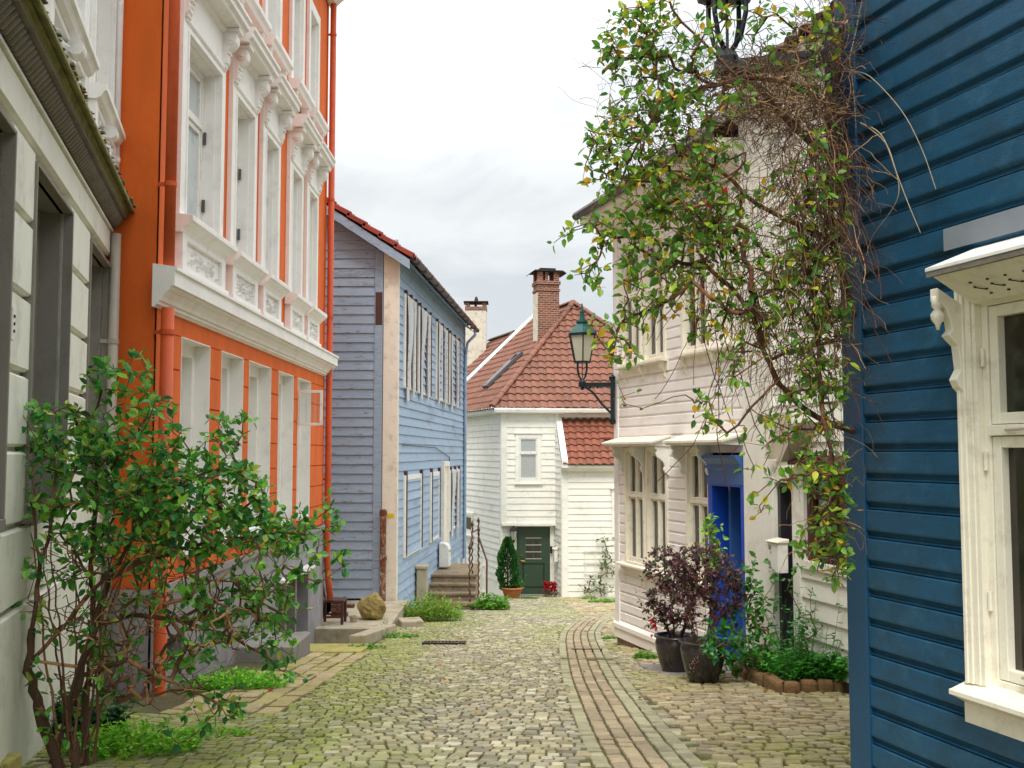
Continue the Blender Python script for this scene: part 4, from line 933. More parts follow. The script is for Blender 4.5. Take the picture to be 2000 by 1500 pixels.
# chimney on the left slope
ch = MB(); cc = Vector((1.12, 33.3)); ca, sa = math.cos(R(12)), math.sin(R(12)); ax = Vector((ca, sa, 0)); ay = Vector((-sa, ca, 0))
zb, zt = h(3.1), h(5.55)
cpos = lambda z: Vector((cc.x, cc.y, z))
ch.obox(cpos((zb+zt)/2), ax*.36, ay*.32, (0, 0, (zt-zb)/2)); ch.obox(cpos(zt-.02), ax*.40, ay*.36, (0, 0, .06)); ch.obox(cpos(zt-.26), ax*.39, ay*.35, (0, 0, .035))
for sx in (-1, 1):
    for sy in (-1, 1): ch.obox(cpos(zt+.19)+ax*sx*.27+ay*sy*.24, ax*.09, ay*.08, (0, 0, .15))
ch.obox(cpos(zt+.19)-ax*.05, ax*.05, ay*.3, (0, 0, .149))
cho = ch.build('chimney', BRICK, hh, bevel=.006)
m = MB(); m.obox(cpos((zb+zt)/2-.15)-ax*.365, ax*.006, ay*.31, (0, 0, (zt-zb)/2-.2)); m.build('render_face', PLASTER, cho)
m = MB(); m.obox(cpos(zt+.36), ax*.46, ay*.42, (0, 0, .02)); m.obox(cpos(zt+.42), ax*.26, ay*.26, (0, 0, .05))
for s in (-1, 1):
    e = cpos(zt+.36)+ax*s*.46; m.mesh([e-ay*.42, e+ay*.42, e+ay*.42+ax*s*.12+Vector((0,0,-.08)), e-ay*.42+ax*s*.12+Vector((0,0,-.08)), e-ay*.42+Vector((0,0,.02)), e+ay*.42+Vector((0,0,.02)), e+ay*.42+ax*s*.12+Vector((0,0,-.06)), e-ay*.42+ax*s*.12+Vector((0,0,-.06))], [(0,1,2,3),(4,5,6,7),(0,4,7,3),(1,5,6,2),(2,3,7,6)])
m.build('chimney_cap', IRON, cho)
m = MB()
for k in range(26):
    t = k/25; rg2 = rnd; s = rg2.uniform(.03, .07); base = cpos(0)+ay*(-.38)+ax*(-.42+.9*t); base.z = h(3.05)+.75*t+rg2.uniform(-.03, .03); m.lathe(base, [(s*.3, -s), (s, 0), (s*.7, s*.6), (s*.1, s)], 6)
m.build('mortar_flashing', PLASTER, cho)
# skylight on the left plane
m = MB(); nrm = (ap-ce).cross(dL).normalized(); nrm = nrm if nrm.z > 0 else -nrm
Vp = nrm.cross(dL); Vp = Vp if Vp.z > 0 else -Vp
e = ce + dL*2.75 + Vp*.8 + nrm*.1
m.obox(e + dL*.25 + Vp*1.1, dL*.27, Vp*.82, nrm*.05); sk = m.build('skylight_frame', ZINC, mr)
m = MB(); m.obox(e + dL*.25 + Vp*1.1 + nrm*.05, dL*.17, Vp*.70, nrm*.006); m.build('skylight_pane', PANE, sk)
# annex with the lean-to roof
AXR = Wall((1.25, 30.1), (1.42, 28.9), (0, 28)); AXF = Wall((1.42, 28.9), (6.0, 28.95), (0, 0)); az = h(-.40)
m = MB(); AXF.siding(m, .16, 4.5, gz(29.2)+.04, az, .178, .022, (), cv=.03, seed=14); AXR.siding(m, 0, 1.15, gz(30.2)+.04, h(.9), .178, .022, (), cv=.03, seed=15, urange=lambda z: (0, 1.15 if z < az else max(0.02, 1.15*(1-(z-az)/1.35))))
m.build('annex_wall', WHITEWOOD, hh)
m = MB(); AXF.box(m, -.02, .16, gz(29.2)-.05, az, -.02, .035); AXR.box(m, 1.06, 1.19, gz(29.2)-.05, az, -.02, .033)
AXF.prof(m, [(0, az-.12), (.16, az-.10), (.24, az), (.24, az+.06), (0, az+.06)], -.04, 4.5); m.build('annex_trim', WHITEWOOD, hh, bevel=.003)
lr = MB(); e0 = Vector((1.42, 28.62, h(-.33))); t0 = Vector((1.30, 30.08, h(1.0))); e1 = Vector((6.0, 28.64, h(-.33))); t1 = Vector((5.9, 30.1, h(1.0)))
roof_plane(lr, e0, e1, t0, t1, seed=17, tw=.22, rh=.27, amp=.026); lro = lr.build('lean_to_roof', TILE_O, hh)
m = MB(); m.mesh([e0+Vector((-.02,0,-.08)), t0+Vector((-.02,0,-.08)), t0+Vector((-.02,0,.12)), e0+Vector((-.02,0,.12)), e0+Vector((.14,0,-.08)), t0+Vector((.14,0,-.08)), t0+Vector((.14,0,.12)), e0+Vector((.14,0,.12))], [(3,2,1,0),(4,5,6,7),(0,1,5,4),(2,3,7,6),(1,2,6,5),(0,4,7,3)])
m.obox(t0+Vector((2.4, -.03, .10)), (2.5, 0, 0), (0, .06, 0), (0, 0, .05)); m.build('bargeboard', WHITE, lro)
vp = P(1186, 878, 29.2); m = MB(); m.lathe((vp.x, vp.y, vp.z-.1), [(.15, 0), (.10, .04), (.085, .08), (.085, .4), (.12, .41), (.12, .45), (.05, .5)], 12); m.build('roof_vent', TILE_O, lro)
m = MB(); u = AXF.U(1194); AXF.frame(m, u, u+1.2, h(-2.35), h(-1.0), .1, .0, .07); AXF.box(m, u-.05, u+1.25, h(-1.0), h(-.95), 0, .12); m.build('window_surround', WHITEWOOD, hh); window(AXF, u+.1, u+1.1, h(-2.25), h(-1.1), .02, hh, WHITE, pane=PANE)
ml = thing('wall_mailbox', AXR.P(.5, h(-2.9), .1), 'slim white mailbox on the white wall right of the green door', 'mailbox'); m = MB(); AXR.box(m, .35, .62, h(-3.1), h(-2.75), .03, .13); m.build('box', WHITE, ml, bevel=.006)
m = MB(); AXR.prof(m, [(.03, h(-2.75)), (.15, h(-2.75)), (.15, h(-2.73)), (.03, h(-2.69))], .33, .64); m.build('lid', OLDCREAM, ml)
# lantern by the green door
wl = thing('wall_lantern', HF.P(HF.U(1002), h(-2.3), .1), 'small black lantern on the white wall left of the green door', 'lantern')
lp = HF.P(HF.U(1003), h(-2.32), .12); m = MB(); m.lathe(lp, [(.02, -.28), (.05, -.2), (.055, -.19)], 6); m.lathe(lp, [(.13, .07), (.14, .085), (.07, .17), (.03, .2), (.03, .24), (.005, .32)], 6)
for k in range(6): a = 2*math.pi*(k+.5)/6; m.tube([lp+Vector((.055*math.cos(a), .055*math.sin(a), -.19)), lp+Vector((.12*math.cos(a), .12*math.sin(a), .07))], .008, 4)
m.tube([lp+Vector((0, 0, .2)), lp+Vector((.0, .1, .28)), lp+Vector((0, .13, .1))], .012, 6); m.build('frame', IRON, wl); m = MB(); m.lathe(lp, [(.048, -.19), (.112, .07)], 6); m.build('pane', LAMPGLASS, wl)

# ------------------------------------------------------------------ the house behind with the white chimney
b2 = thing('rear_house', (-1.5, 40, gz(40)), 'house behind with a brown tiled roof and a tall whitewashed chimney', 'house')
r0 = P(1004, 652, 40.0); r1 = r0 + dL*9.0; e0 = r0 - nL*4.4; e0.z = r0.z-4.2; e1 = e0 + dL*9.0
r0b = P(950, 660, 42.5)
m = MB(); roof_plane(m, e0, e1, r0, r1, seed=31); 
r1c = r0 + dL*3.2; m = MB(); e1c = e0 + dL*3.2; roof_plane(m, e0, e1c, r0, r1c, seed=31); rr2 = m.build('roof', TILE, b2)
m = MB(); ridge_caps(m, r0+Vector((0,0,.05)), r1c+Vector((0,0,.05)), .1); m.tube([r0, e0], .13, 6); m.build('ridge_tiles', TILE_D, rr2)
m = MB(); q = e0 + nL*.3; q1 = e1c+nL*.3; q2 = q1+nL*6; q3 = q+nL*4
m.mesh([(p.x, p.y, zz) for zz in (gz(40)-1, r0.z-4.3) for p in (q, q1, q2, q3)], [(0,1,5,4),(1,2,6,5),(2,3,7,6),(3,0,4,7),(4,5,6,7)]); m.mesh([q+Vector((0,0,0)), r0-Vector((0,0,.1)), q3], [(0,1,2)]); m.mesh([q1, r1c-Vector((0,0,.1)), q2], [(0,1,2)]); m.build('wall', WHITEWOOD, b2)
m = MB(); m.mesh([r0, r1c, r1c+nL*4.4+Vector((0,0,-4.2)), r0+nL*4.4+Vector((0,0,-4.2))], [(0,1,2,3)]); m.build('rear_slope', TILE_D, b2)
cx = P(931, 690, 42.0); zt = P(931, 602, 42.0).z; m = MB(); m.box((cx.x-.45, 41.65, h(2.0)), (cx.x+.40, 42.35, zt-.12)); c_ = m.build('chimney', PLASTER, b2, bevel=.01)
m = MB(); m.box((cx.x-.47, 41.63, zt-.12), (cx.x+.42, 42.37, zt+.02)); 
for sx in (-.45, .24): m.box((cx.x+sx, 41.65, zt+.02), (cx.x+sx+.16, 42.35, zt+.2))
m.box((cx.x-.1, 41.9, zt+.02), (cx.x, 42.35, zt+.2))
m.build('chimney_head', BRICK, c_); m = MB(); m.box((cx.x-.53, 41.57, zt+.2), (cx.x+.48, 42.43, zt+.24)); m.lathe((cx.x-.02, 42.0, zt+.24), [(.10, 0), (.08, .12), (.05, .22), (.01, .25)], 8); m.build('chimney_cap', IRON, c_)
# ------------------------------------------------------------------ CREAM HOUSE (right)
BEAD = [(0, 0), (.35, 0), (.55, .05), (.5, .1), (.15, .12), (.9, .2), (1, .26), (1, .94), (.5, 1)]
AW = Wall((1.32, 12.9), (2.265, 9.85), (0, 11)); LA = AW.L
ah = thing('cream_house', (1.5, 12, gz(12)), 'cream wooden house with tall narrow windows, small hooded canopies and a blue door', 'house')
def au(px): return AW.U(px)
def az_(px, py): return AW.Z(px, py)
lows = [(au(1226), au(1259), h(-1.30), h(.02)), (au(1268), au(1303), h(-1.30), h(.02)), (au(1346), au(1386), h(-1.30), h(.02))]
upps = [(au(1221), au(1254), h(1.10), h(2.46)), (au(1266), au(1302), h(1.10), h(2.46)), (au(1341), au(1386), h(1.10), h(2.46)), (au(1421), au(1453), h(1.10), h(2.46))]
dd = (au(1390), au(1459), gz(10)+.02, h(.0)); zpl = h(-2.13)
m = MB(); AW.siding(m, .10, LA-.04, zpl+.06, h(2.95), .119, .016, lows+upps+[(dd[0], dd[1], 0-2, h(.0))], prof=BEAD, cv=.02, seed=21, seg=4)
AE = Wall((1.32, 12.9), (5.6, 14.2), (3, 30)); AE.siding(m, 0, 4.4, h(-2.2), h(2.9), .119, .016, cv=.02, seg=5)
m.build('street_wall', CREAMWOOD, ah)
m = MB(); AW.box(m, -.03, .10, zpl, h(2.95), -.05, .03); AE.box(m, -.02, .1, zpl, h(2.95), 0, .03)
AW.prof(m, [(-.02, zpl-.02), (.05, zpl-.02), (.05, zpl+.03), (.02, zpl+.065), (-.02, zpl+.065)], -.05, dd[0]-.005); AW.box(m, -.05, dd[0]-.005, zpl-.14, zpl-.02, -.02, .032)
m.build('trim_boards', CREAMWOOD, ah, bevel=.003)
m = MB(); AW.panel(m, -.02, dd[0], gz(13.5)-.4, zpl-.12, (), n=.005); AE.panel(m, 0, 4.4, gz(14)-.5, h(-2.18)); m.build('stone_foundation', STONE, ah)
m = MB(); bp = [AW.P(0, 0, -.62), AW.P(LA, 0, -.62), Vector((5.5, 10.2, 0)), Vector((5.5, 14.0, 0))]
m.mesh([(p.x, p.y, zz) for zz in (gz(13)-.5, h(2.9)) for p in bp], [(0,1,5,4),(1,2,6,5),(2,3,7,6),(3,0,4,7),(4,5,6,7)]); m.build('rear_wall', ROOM, ah)
def cream_window(o, i, lower):
    u0, u1, z0, z1 = o; m = MB(); tw = .045
    AW.frame(m, u0-tw, u1+tw, z0-.02, z1+.05, tw, -.02, .034, wt=.05, wb=.02); m.build('window_surround', CREAM, ah, bevel=.003)
    cs = [(u0+.05, u1-.05, z0+.75, z1-.02)] if (lower and i % 2) else [(u0+.04, u0+(u1-u0)*.38, z0+.05, z1-.05), (u0+(u1-u0)*.66, u1-.04, z0+.05, z1-.05)]
    w_ = window(AW, u0, u1, z0, z1, -.03, ah, CREAM, pane=None, transom=z0+(z1-z0)*.60, fw=.026, sash=.022, curtain=cs, bars=None)
for i, o in enumerate(lows): cream_window(o, i, True)
for i, o in enumerate(upps): cream_window(o, i, False)
# boards between paired windows carry small studs
canopy(AW, au(1213), au(1313), h(.13), .26, ah, WHITE, CREAM, brs=(au(1222), au(1262.5), au(1308)), bh=.34, bw=.035)
canopy(AW, au(1336), LA-.03, h(.13), .26, ah, WHITE, CREAM, brs=(au(1341), au(1391)), bh=.34, bw=.035)
def sill(u0, u1, z, brs, parent=ah, W=AW, mat=CREAM):
    m = MB(); W.prof(m, [(0, z), (.10, z-.015), (.10, z-.04), (.03, z-.05), (.03, z-.15), (.0, z-.15)], u0, u1); o = m.build('window_sill', mat, parent, bevel=.002)
    for u in brs: b = MB(); W.prof(b, bracket_poly(.085, .2, z-.04), u-.022, u+.022); b.build('sill_bracket', mat, o)
sill(au(1215), au(1310), h(-1.32), (au(1224), au(1262), au(1304))); sill(au(1336), au(1389), h(-1.32), (au(1345),))
sill(au(1214), au(1310), h(1.08), (au(1224), au(1261), au(1303))); sill(au(1333), LA-.06, h(1.08), (au(1343), au(1404), au(1455)))
# eaves
m = MB(); ez = h(2.92); AW.prof(m, [(0, ez-.10), (.05, ez-.08), (.08, ez), (.30, ez+.04), (.34, ez+.05), (.34, ez+.13), (0, ez+.16)], -.38, LA+.02); m.build('eaves_box', CREAM, ah)
e0 = AW.P(-.42, ez+.14, .38); e1 = AW.P(LA+.02, ez+.14, .38); nn = -AW.n.to_3d(); t0 = e0 + nn*2.6 + Vector((0,0,1.9)); t1 = e1 + nn*2.6 + Vector((0,0,1.9)); m = MB(); roof_plane(m, e0, e1, t0, t1, seed=44); rfa = m.build('roof', TILE_D, ah)
m = MB(); m.mesh([t0, t1, t1+nn*2.6+Vector((0,0,-1.9)), t0+nn*2.6+Vector((0,0,-1.9))], [(0,1,2,3)]); m.mesh([e0, t0, t0+nn*2.6+Vector((0,0,-1.9))], [(0,1,2)]); m.build('rear_slope', TILE_D, ah)
m = MB(); m.tube([e0+Vector((0,0,.02)), e1+Vector((0,0,.02))], .055, 8); m.build('gutter', ZINC, ah)
# blue door
u0, u1, z0, z1 = dd; m = MB(); zl = h(-.33)
AW.box(m, u0+.0, u0+.09, z0, zl, -.30, .05); AW.box(m, u1-.05, u1, z0, zl, -.30, .05); AW.box(m, u0, u1, zl, zl+.02, -.30, .05); m.build('door_frame', COBALT, ah, bevel=.003)
m = MB(); AW.prof(m, [(-.1, zl+.02), (.055, zl+.02), (.055, zl+.16), (.075, zl+.18), (.075, zl+.22), (.13, zl+.28), (.135, zl+.31), (-.1, zl+.31)], u0-.03, u1); m.build('door_entablature', STEELBLUE, ah, bevel=.003)
m = MB(); AW.box(m, u0+.09, u1-.05, z0, zl, -.24, -.20); wdt = u1-u0
for (a, b) in ((z0+.12, z0+.62), (z0+.74, z0+1.35), (z0+1.47, zl-.12)):
    for (p, q) in ((.2, .53), (.6, .9)): AW.frame(m, u0+wdt*p, u0+wdt*q, a, b, .025, -.20, -.185)
dro = m.build('door', COBALT, ah, bevel=.003); m = MB()
AW.box(m, u0+.15, u0+.2, z0, zl, -.20, -.10); m.build('door_moulding', STEELBLUE, dro)
kp = AW.P(u0+.34, z0+.86, -.16); m = MB(); m.lathe(kp, [(.012, -.07), (.02, -.06), (.012, -.03), (.012, .05), (.022, .07), (.005, .09)], 8); m.lathe(kp+Vector((0,0,.5)), [(.02, 0), (.03, .02), (.02, .045)], 8); m.build('door_handle', BRASS, dro); m = MB(); m.lathe(kp+Vector((0,0,.09)), [(.014, 0), (.018, .06), (.012, .14)], 8); m.build('handle_grip', REDM, dro)
m = MB(); AW.box(m, u0, u1, gz(10.8)-.2, z0, -.3, .16); m.build('doorstep', CONC_G, ah, bevel=.01)

# ------------------------------------------------------------------ WHITE HOUSE (right, behind the vine)
WW = Wall((2.265, 9.85), (3.32, 5.63), (0, 8)); wh = thing('white_board_house', (2.6, 9, gz(9)), 'white weatherboard house with a narrow dark door and brown-framed window behind the vine', 'house')
def wu(px): return WW.U(px)
wd = (wu(1519), wu(1552), gz(9.3)-.1, h(-.26)); ww = (wu(1576), wu(1672), h(-.95), h(-.13))
m = MB(); WW.siding(m, .42, 4.3, gz(9.6), h(3.35), .165, .024, (wd, ww), cv=.03, seed=33, seg=3); m.build('street_wall', WHITEWOOD, wh)
m = MB(); WW.box(m, .005, .055, gz(10), h(3.2), -.02, .055); WW.box(m, .07, wd[0], gz(10), h(3.2), -.02, .06); WW.box(m, wd[1], wd[1]+.12, gz(10), h(-.18), -.02, .04); WW.box(m, wd[0], wd[1]+.12, h(-.26), h(-.12), -.02, .04)
WW.frame(m, ww[0]-.07, ww[1]+.07, ww[2]-.03, ww[3]+.05, .07, -.02, .045); m.build('trim_boards', WHITEWOOD, wh, bevel=.004)
m = MB(); WW.box(m, wd[0]+.05, wd[1]-.02, wd[2], wd[3]-.04, -.11, -.07); WW.box(m, wd[0], wd[0]+.05, wd[2], wd[3], -.1, .01); WW.box(m, wd[0]+.05, wd[1], wd[3]-.04, wd[3], -.1, .01); m.build('door', DKDOOR, wh)
m = MB(); WW.prof(m, [(0, ww[3]+.12), (.13, ww[3]+.06), (.13, ww[3]+.03), (0, ww[3]+.04)], ww[0]-.1, ww[1]+.1); m.build('window_canopy', BROWNW, wh)
wo = window(WW, ww[0], ww[1], ww[2], ww[3], -.02, wh, BROWNW, pane=None, transom=ww[3]-.2, fw=.05, sash=.035, curtain=[(ww[0]+.1, ww[0]+.42, ww[2]+.05, ww[3]-.2)])
# raking brace boards of the former lean-to
for i, (a, b) in enumerate((((1532, 806), (1511, 896)), ((1580, 826), (1546, 902)))):
    (ua, za), (ub, zb) = WW.uz(*a, .06), WW.uz(*b, .06); m = MB(); WW.uplate(m, [(ub, zb), (ub+.06, zb), (ua+.06, za), (ua, za)], .02, .16 if i == 0 else .2); m.build('raking_board', OLDCREAM if i == 0 else PIPEB, wh)
m = MB(); p4 = [WW.P(.0, 0, -.62), WW.P(4.3, 0, -.62), Vector((7, 6.2, 0)), Vector((7, 10.4, 0))]; m.mesh([(p.x, p.y, zz) for zz in (gz(10)-.5, h(3.3)) for p in p4], [(0,1,5,4),(1,2,6,5),(2,3,7,6),(3,0,4,7),(4,5,6,7)]); m.build('rear_wall', ROOM, wh)
m = MB(); ez = h(3.28); WW.prof(m, [(0, ez-.1), (.05, ez-.08), (.22, ez+.02), (.26, ez+.12), (0, ez+.16)], -.0, 4.3); m.build('eaves_box', WHITEWOOD, wh)
e0 = WW.P(0, ez+.14, .3); e1 = WW.P(4.3, ez+.14, .3); nn = -WW.n.to_3d(); t0 = e0+nn*2.6+Vector((0,0,1.9)); t1 = e1+nn*2.6+Vector((0,0,1.9)); m = MB(); roof_plane(m, e0, e1, t0, t1, seed=45); m.build('roof', TILE_D, wh)
m = MB(); m.mesh([t0, t1, t1+nn*2.6+Vector((0,0,-1.9)), t0+nn*2.6+Vector((0,0,-1.9))], [(0,1,2,3)]); m.build('rear_slope', TILE_D, wh)
# white mailbox on the pilaster
u_, z_ = WW.uz(1523, 1086, .1); mb2 = thing('mailbox', WW.P(u_, z_, .1), 'white mailbox with small dark emblems hanging on the narrow dark door', 'mailbox')
m = MB(); hw = .095; WW.box(m, u_-hw, u_+hw, z_-.14, z_+.12, .07, .17); m.build('box', WHITE, mb2, bevel=.006); m = MB(); WW.prof(m, [(.065, z_+.12), (.185, z_+.12), (.185, z_+.13), (.065, z_+.155)], u_-hw-.012, u_+hw+.012); m.build('lid', OLDCREAM, mb2, bevel=.003)
m = MB()
for (du, dz, a, b) in ((-.06, .085, .012, .006), (-.045, .07, .008, .01), (-.062, .062, .008, .006), (-.03, .075, .004, .022), (-.03, .03, .004, .014), (-.066, -.075, .003, .012), (-.056, -.07, .003, .014), (-.046, -.075, .003, .012), (-.036, -.07, .003, .015), (-.064, -.1, .007, .007), (-.04, -.1, .007, .007), (-.052, -.108, .012, .004)):
    WW.box(m, u_+du-a, u_+du+a, z_+dz-b, z_+dz+b, .17, .1715)
m.build('emblem', GREYDK, mb2)
u_, z_ = WW.uz(1534, 1008, -.06); stk = thing('door_sticker', WW.P(u_, z_, -.06), 'tall white and red sticker on the narrow dark door', 'sticker'); m = MB(); WW.box(m, u_-.028, u_+.028, z_, z_+.1, -.07, -.066); WW.box(m, u_-.028, u_+.028, z_-.105, z_-.1, -.07, -.066); m.build('white_area', WHITE, stk)
m = MB(); WW.box(m, u_-.028, u_+.028, z_-.1, z_, -.07, -.0662); m.build('red_area', REDM, stk); m = MB(); WW.box(m, u_-.008, u_+.008, z_+.062, z_+.085, -.066, -.065); m.tube([WW.P(u_, z_-.03, -.066), WW.P(u_, z_-.03, -.065)], .018, 12); m.tube([WW.P(u_, z_-.075, -.066), WW.P(u_, z_-.075, -.065)], .018, 12); m.build('sticker_print', TERRA, stk)

# ------------------------------------------------------------------ DEEP BLUE HOUSE (right foreground)
cA = plan(1668, 4.65); CW = Wall(cA, (cA[0]+.3*3.3, cA[1]-3.3), (0, 3)); CE = Wall(cA, (cA[0]+3.5, cA[1]+.95), (3, 20))
dh = thing('deep_blue_house', (cA[0], cA[1], gz(4)), 'deep blue weatherboard house corner with a cream hooded window', 'house')
wz0, wz1 = h(-.865), h(.585); wu0 = CW.U(1924); wu1 = wu0 + .78; op = (wu0, wu1, wz0, wz1)
m = MB(); CW.siding(m, .112, 3.4, h(.385)-.1265*18, h(.385)+.1265*26, .1265, .026, (op,), prof=[(0, 0), (.25, 0), (.55, .04), (.58, .085), (.10, .11), (.22, .18), (.95, .30), (1, .36), (1, .97), (.6, 1)], cv=.05, seed=51, seg=2.4); CE.siding(m, .1, 3.5, h(-1.9), h(3.6), .1265, .02, cv=.03, seed=52)
m.build('wall', DEEPBLUE, dh)
m = MB(); CW.box(m, -.03, .112, h(-2.0), h(3.75), -.03, .034); CE.box(m, -.0, .11, h(-2.0), h(3.75), -.03, .03); m.build('corner_board', DEEPBLUE2, dh, bevel=.004)
m = MB(); CW.box(m, -.0, 3.4, h(-2.6), h(-1.9), -.1, .02); m.build('stone_foundation', STONE, dh)
m = MB(); p4 = [CW.P(.05, 0, -.7), CW.P(3.4, 0, -.7), Vector((6, 1.3, 0)), Vector((6, 5.3, 0))]; m.mesh([(p.x, p.y, zz) for zz in (-.6, h(3.6)) for p in p4], [(0,1,5,4),(1,2,6,5),(2,3,7,6),(3,0,4,7),(4,5,6,7)]); m.build('rear_wall', ROOM, dh)
m = MB(); ez = h(3.65); CW.prof(m, [(0, ez-.1), (.2, ez), (.3, ez+.02), (.3, ez+.14), (0, ez+.18)], -.3, 3.4); m.build('eaves_box', DEEPBLUE2, dh)
e0 = CW.P(-.3, ez+.16, .34); e1 = CW.P(3.4, ez+.16, .34); nn = -CW.n.to_3d(); t0 = e0+nn*2.6+Vector((0,0,1.9)); t1 = e1+nn*2.6+Vector((0,0,1.9)); m = MB(); roof_plane(m, e0, e1, t0, t1, seed=46); m.build('roof', TILE_D, dh)
m = MB(); m.mesh([t0, t1, t1+nn*2.6+Vector((0,0,-1.9)), t0+nn*2.6+Vector((0,0,-1.9))], [(0,1,2,3)]); m.build('rear_slope', TILE_D, dh)
# primer patch above the canopy
ua, ub = CW.U(1866), CW.U(1866)+1.2; m = MB(); zr = h(.385)+.1265*3
k0 = h(.385)+.1265*2.98; CW.box(m, ua, ub, k0+.036, k0+.124, .0255, .0275); CW.box(m, ua+.02, ub, k0-.1265+.036, k0-.1265+.124, .0255, .0273); m.build('primed_board', M('grey_primer', (128, 134, 142), rough=.6, var=.08, scale=6), dh)
# window: moulded surround, casements, sill, hooded canopy
m = MB(); tw = .085
for (a, b, n0, n1) in ((-.085, -.068, -.02, .05), (-.067, -.048, -.02, .044), (-.047, -.020, -.02, .036), (-.019, -.0, -.06, .030)):
    CW.box(m, wu0+a, wu0+b, wz0-.0, wz1-a, n0, n1); CW.box(m, wu1-b, wu1-a, wz0, wz1-a, n0, n1); CW.box(m, wu0+b, wu1-b, wz1-b, wz1-a, n0, n1-.0005)
m.build('window_surround', CREAM, dh, bevel=.003)
cw = window(CW, wu0, wu1, wz0, wz1, -.035, dh, CREAM, pane=PANE_G, transom=h(.085), fw=.03, sash=.042, fd=.07)
for zz in (h(.36), h(-.03), h(-.55)): m = MB(); m.tube([CW.P(wu0+.012, zz-.035, .008), CW.P(wu0+.012, zz+.035, .008)], .008, 8); m.build('hinge', CREAM, cw)
m = MB(); m.tube([CW.P(wu0+.16, wz0+.065, .01), CW.P(wu0+.2, wz0+.075, .02), CW.P(wu0+.28, wz0+.062, .018)], .006, 6); m.tube([CW.P(wu0+.13, h(.085), .022), CW.P(wu0+.26, h(.088), .03)], .006, 6); m.build('window_stay', PIPEB, cw)
m = MB(); zs = h(-.888); CW.prof(m, [(0, zs+.03), (.085, zs), (.10, zs-.003), (.10, zs-.022), (.085, zs-.026), (.06, zs-.04), (.03, zs-.055), (.03, zs-.13), (0, zs-.13)], wu0-.115, wu1+.115); m.build('window_sill', CREAM, dh, bevel=.002)
zc = h(.655); pj = .24; uc0 = wu0-.20; uc1 = wu1+.20
(uu, zz) = CW.uz(1806, 525, pj); uc0 = uu; zc = zz + .0
m = MB(); CW.prof(m, [(0, zc+.095), (pj, zc), (pj, zc-.014), (0, zc+.078)], uc0, uc1); cnp = m.build('canopy', WHITE, dh, bevel=.002)
m = MB(); CW.box(m, uc0+.003, uc1-.003, zc-.034, zc-.015, pj-.02, pj-.003); m.build('canopy_edge', GREYDK, cnp)
m = MB(); CW.prof(m, [(0, zc+.03), (pj-.022, zc-.02), (pj-.022, zc-.034), (.05, zc-.125), (.0, zc-.13)], uc0+.02, uc1-.02); m.build('canopy_soffit', CREAM, cnp)
m = MB()
for k in range(9):      # fretwork holes in the soffit
    uc = uc0+.15+k*.085; 
    for (du, dn) in ((-.018, .13), (.018, .11), (-.012, .155), (.012, .085)):
        zz = zc-.125 + (dn-.05)/(pj-.072)*.091 - .003; m.lathe(CW.P(uc+du, zz-.002, dn), [(.0055, -.001), (.0055, .004)], 8)
    m.tube([CW.P(uc-.018, zc-.1295+.08*.535, .13), CW.P(uc+.018, zc-.1295+.06*.535, .11)], .0022, 4)
m.build('fretwork_hole', BLACKM, cnp)
for ub in (wu0-.075, wu1+.075):
    b = MB(); z2 = zc-.07; CW.prof(b, [(0, z2-.05), (.04, z2-.05), (.15, z2+.01), (.15, z2-.04), (.11, z2-.07), (.09, z2-.12), (.085, z2-.15), (.105, z2-.17), (.085, z2-.19), (.06, z2-.21), (.05, z2-.30), (.075, z2-.34), (.06, z2-.37), (.03, z2-.40), (.02, z2-.44), (0, z2-.45)], ub-.022, ub+.022); br = b.build('bracket', CREAM, cnp, bevel=.004)
    b = MB(); b.lathe(CW.P(ub, z2-.05, .135), [(.02, .03), (.022, -.01), (.012, -.02), (.026, -.04), (.024, -.06), (.01, -.08), (.006, -.10)], 10); b.build('drop_finial', CREAM, br, smooth=True)

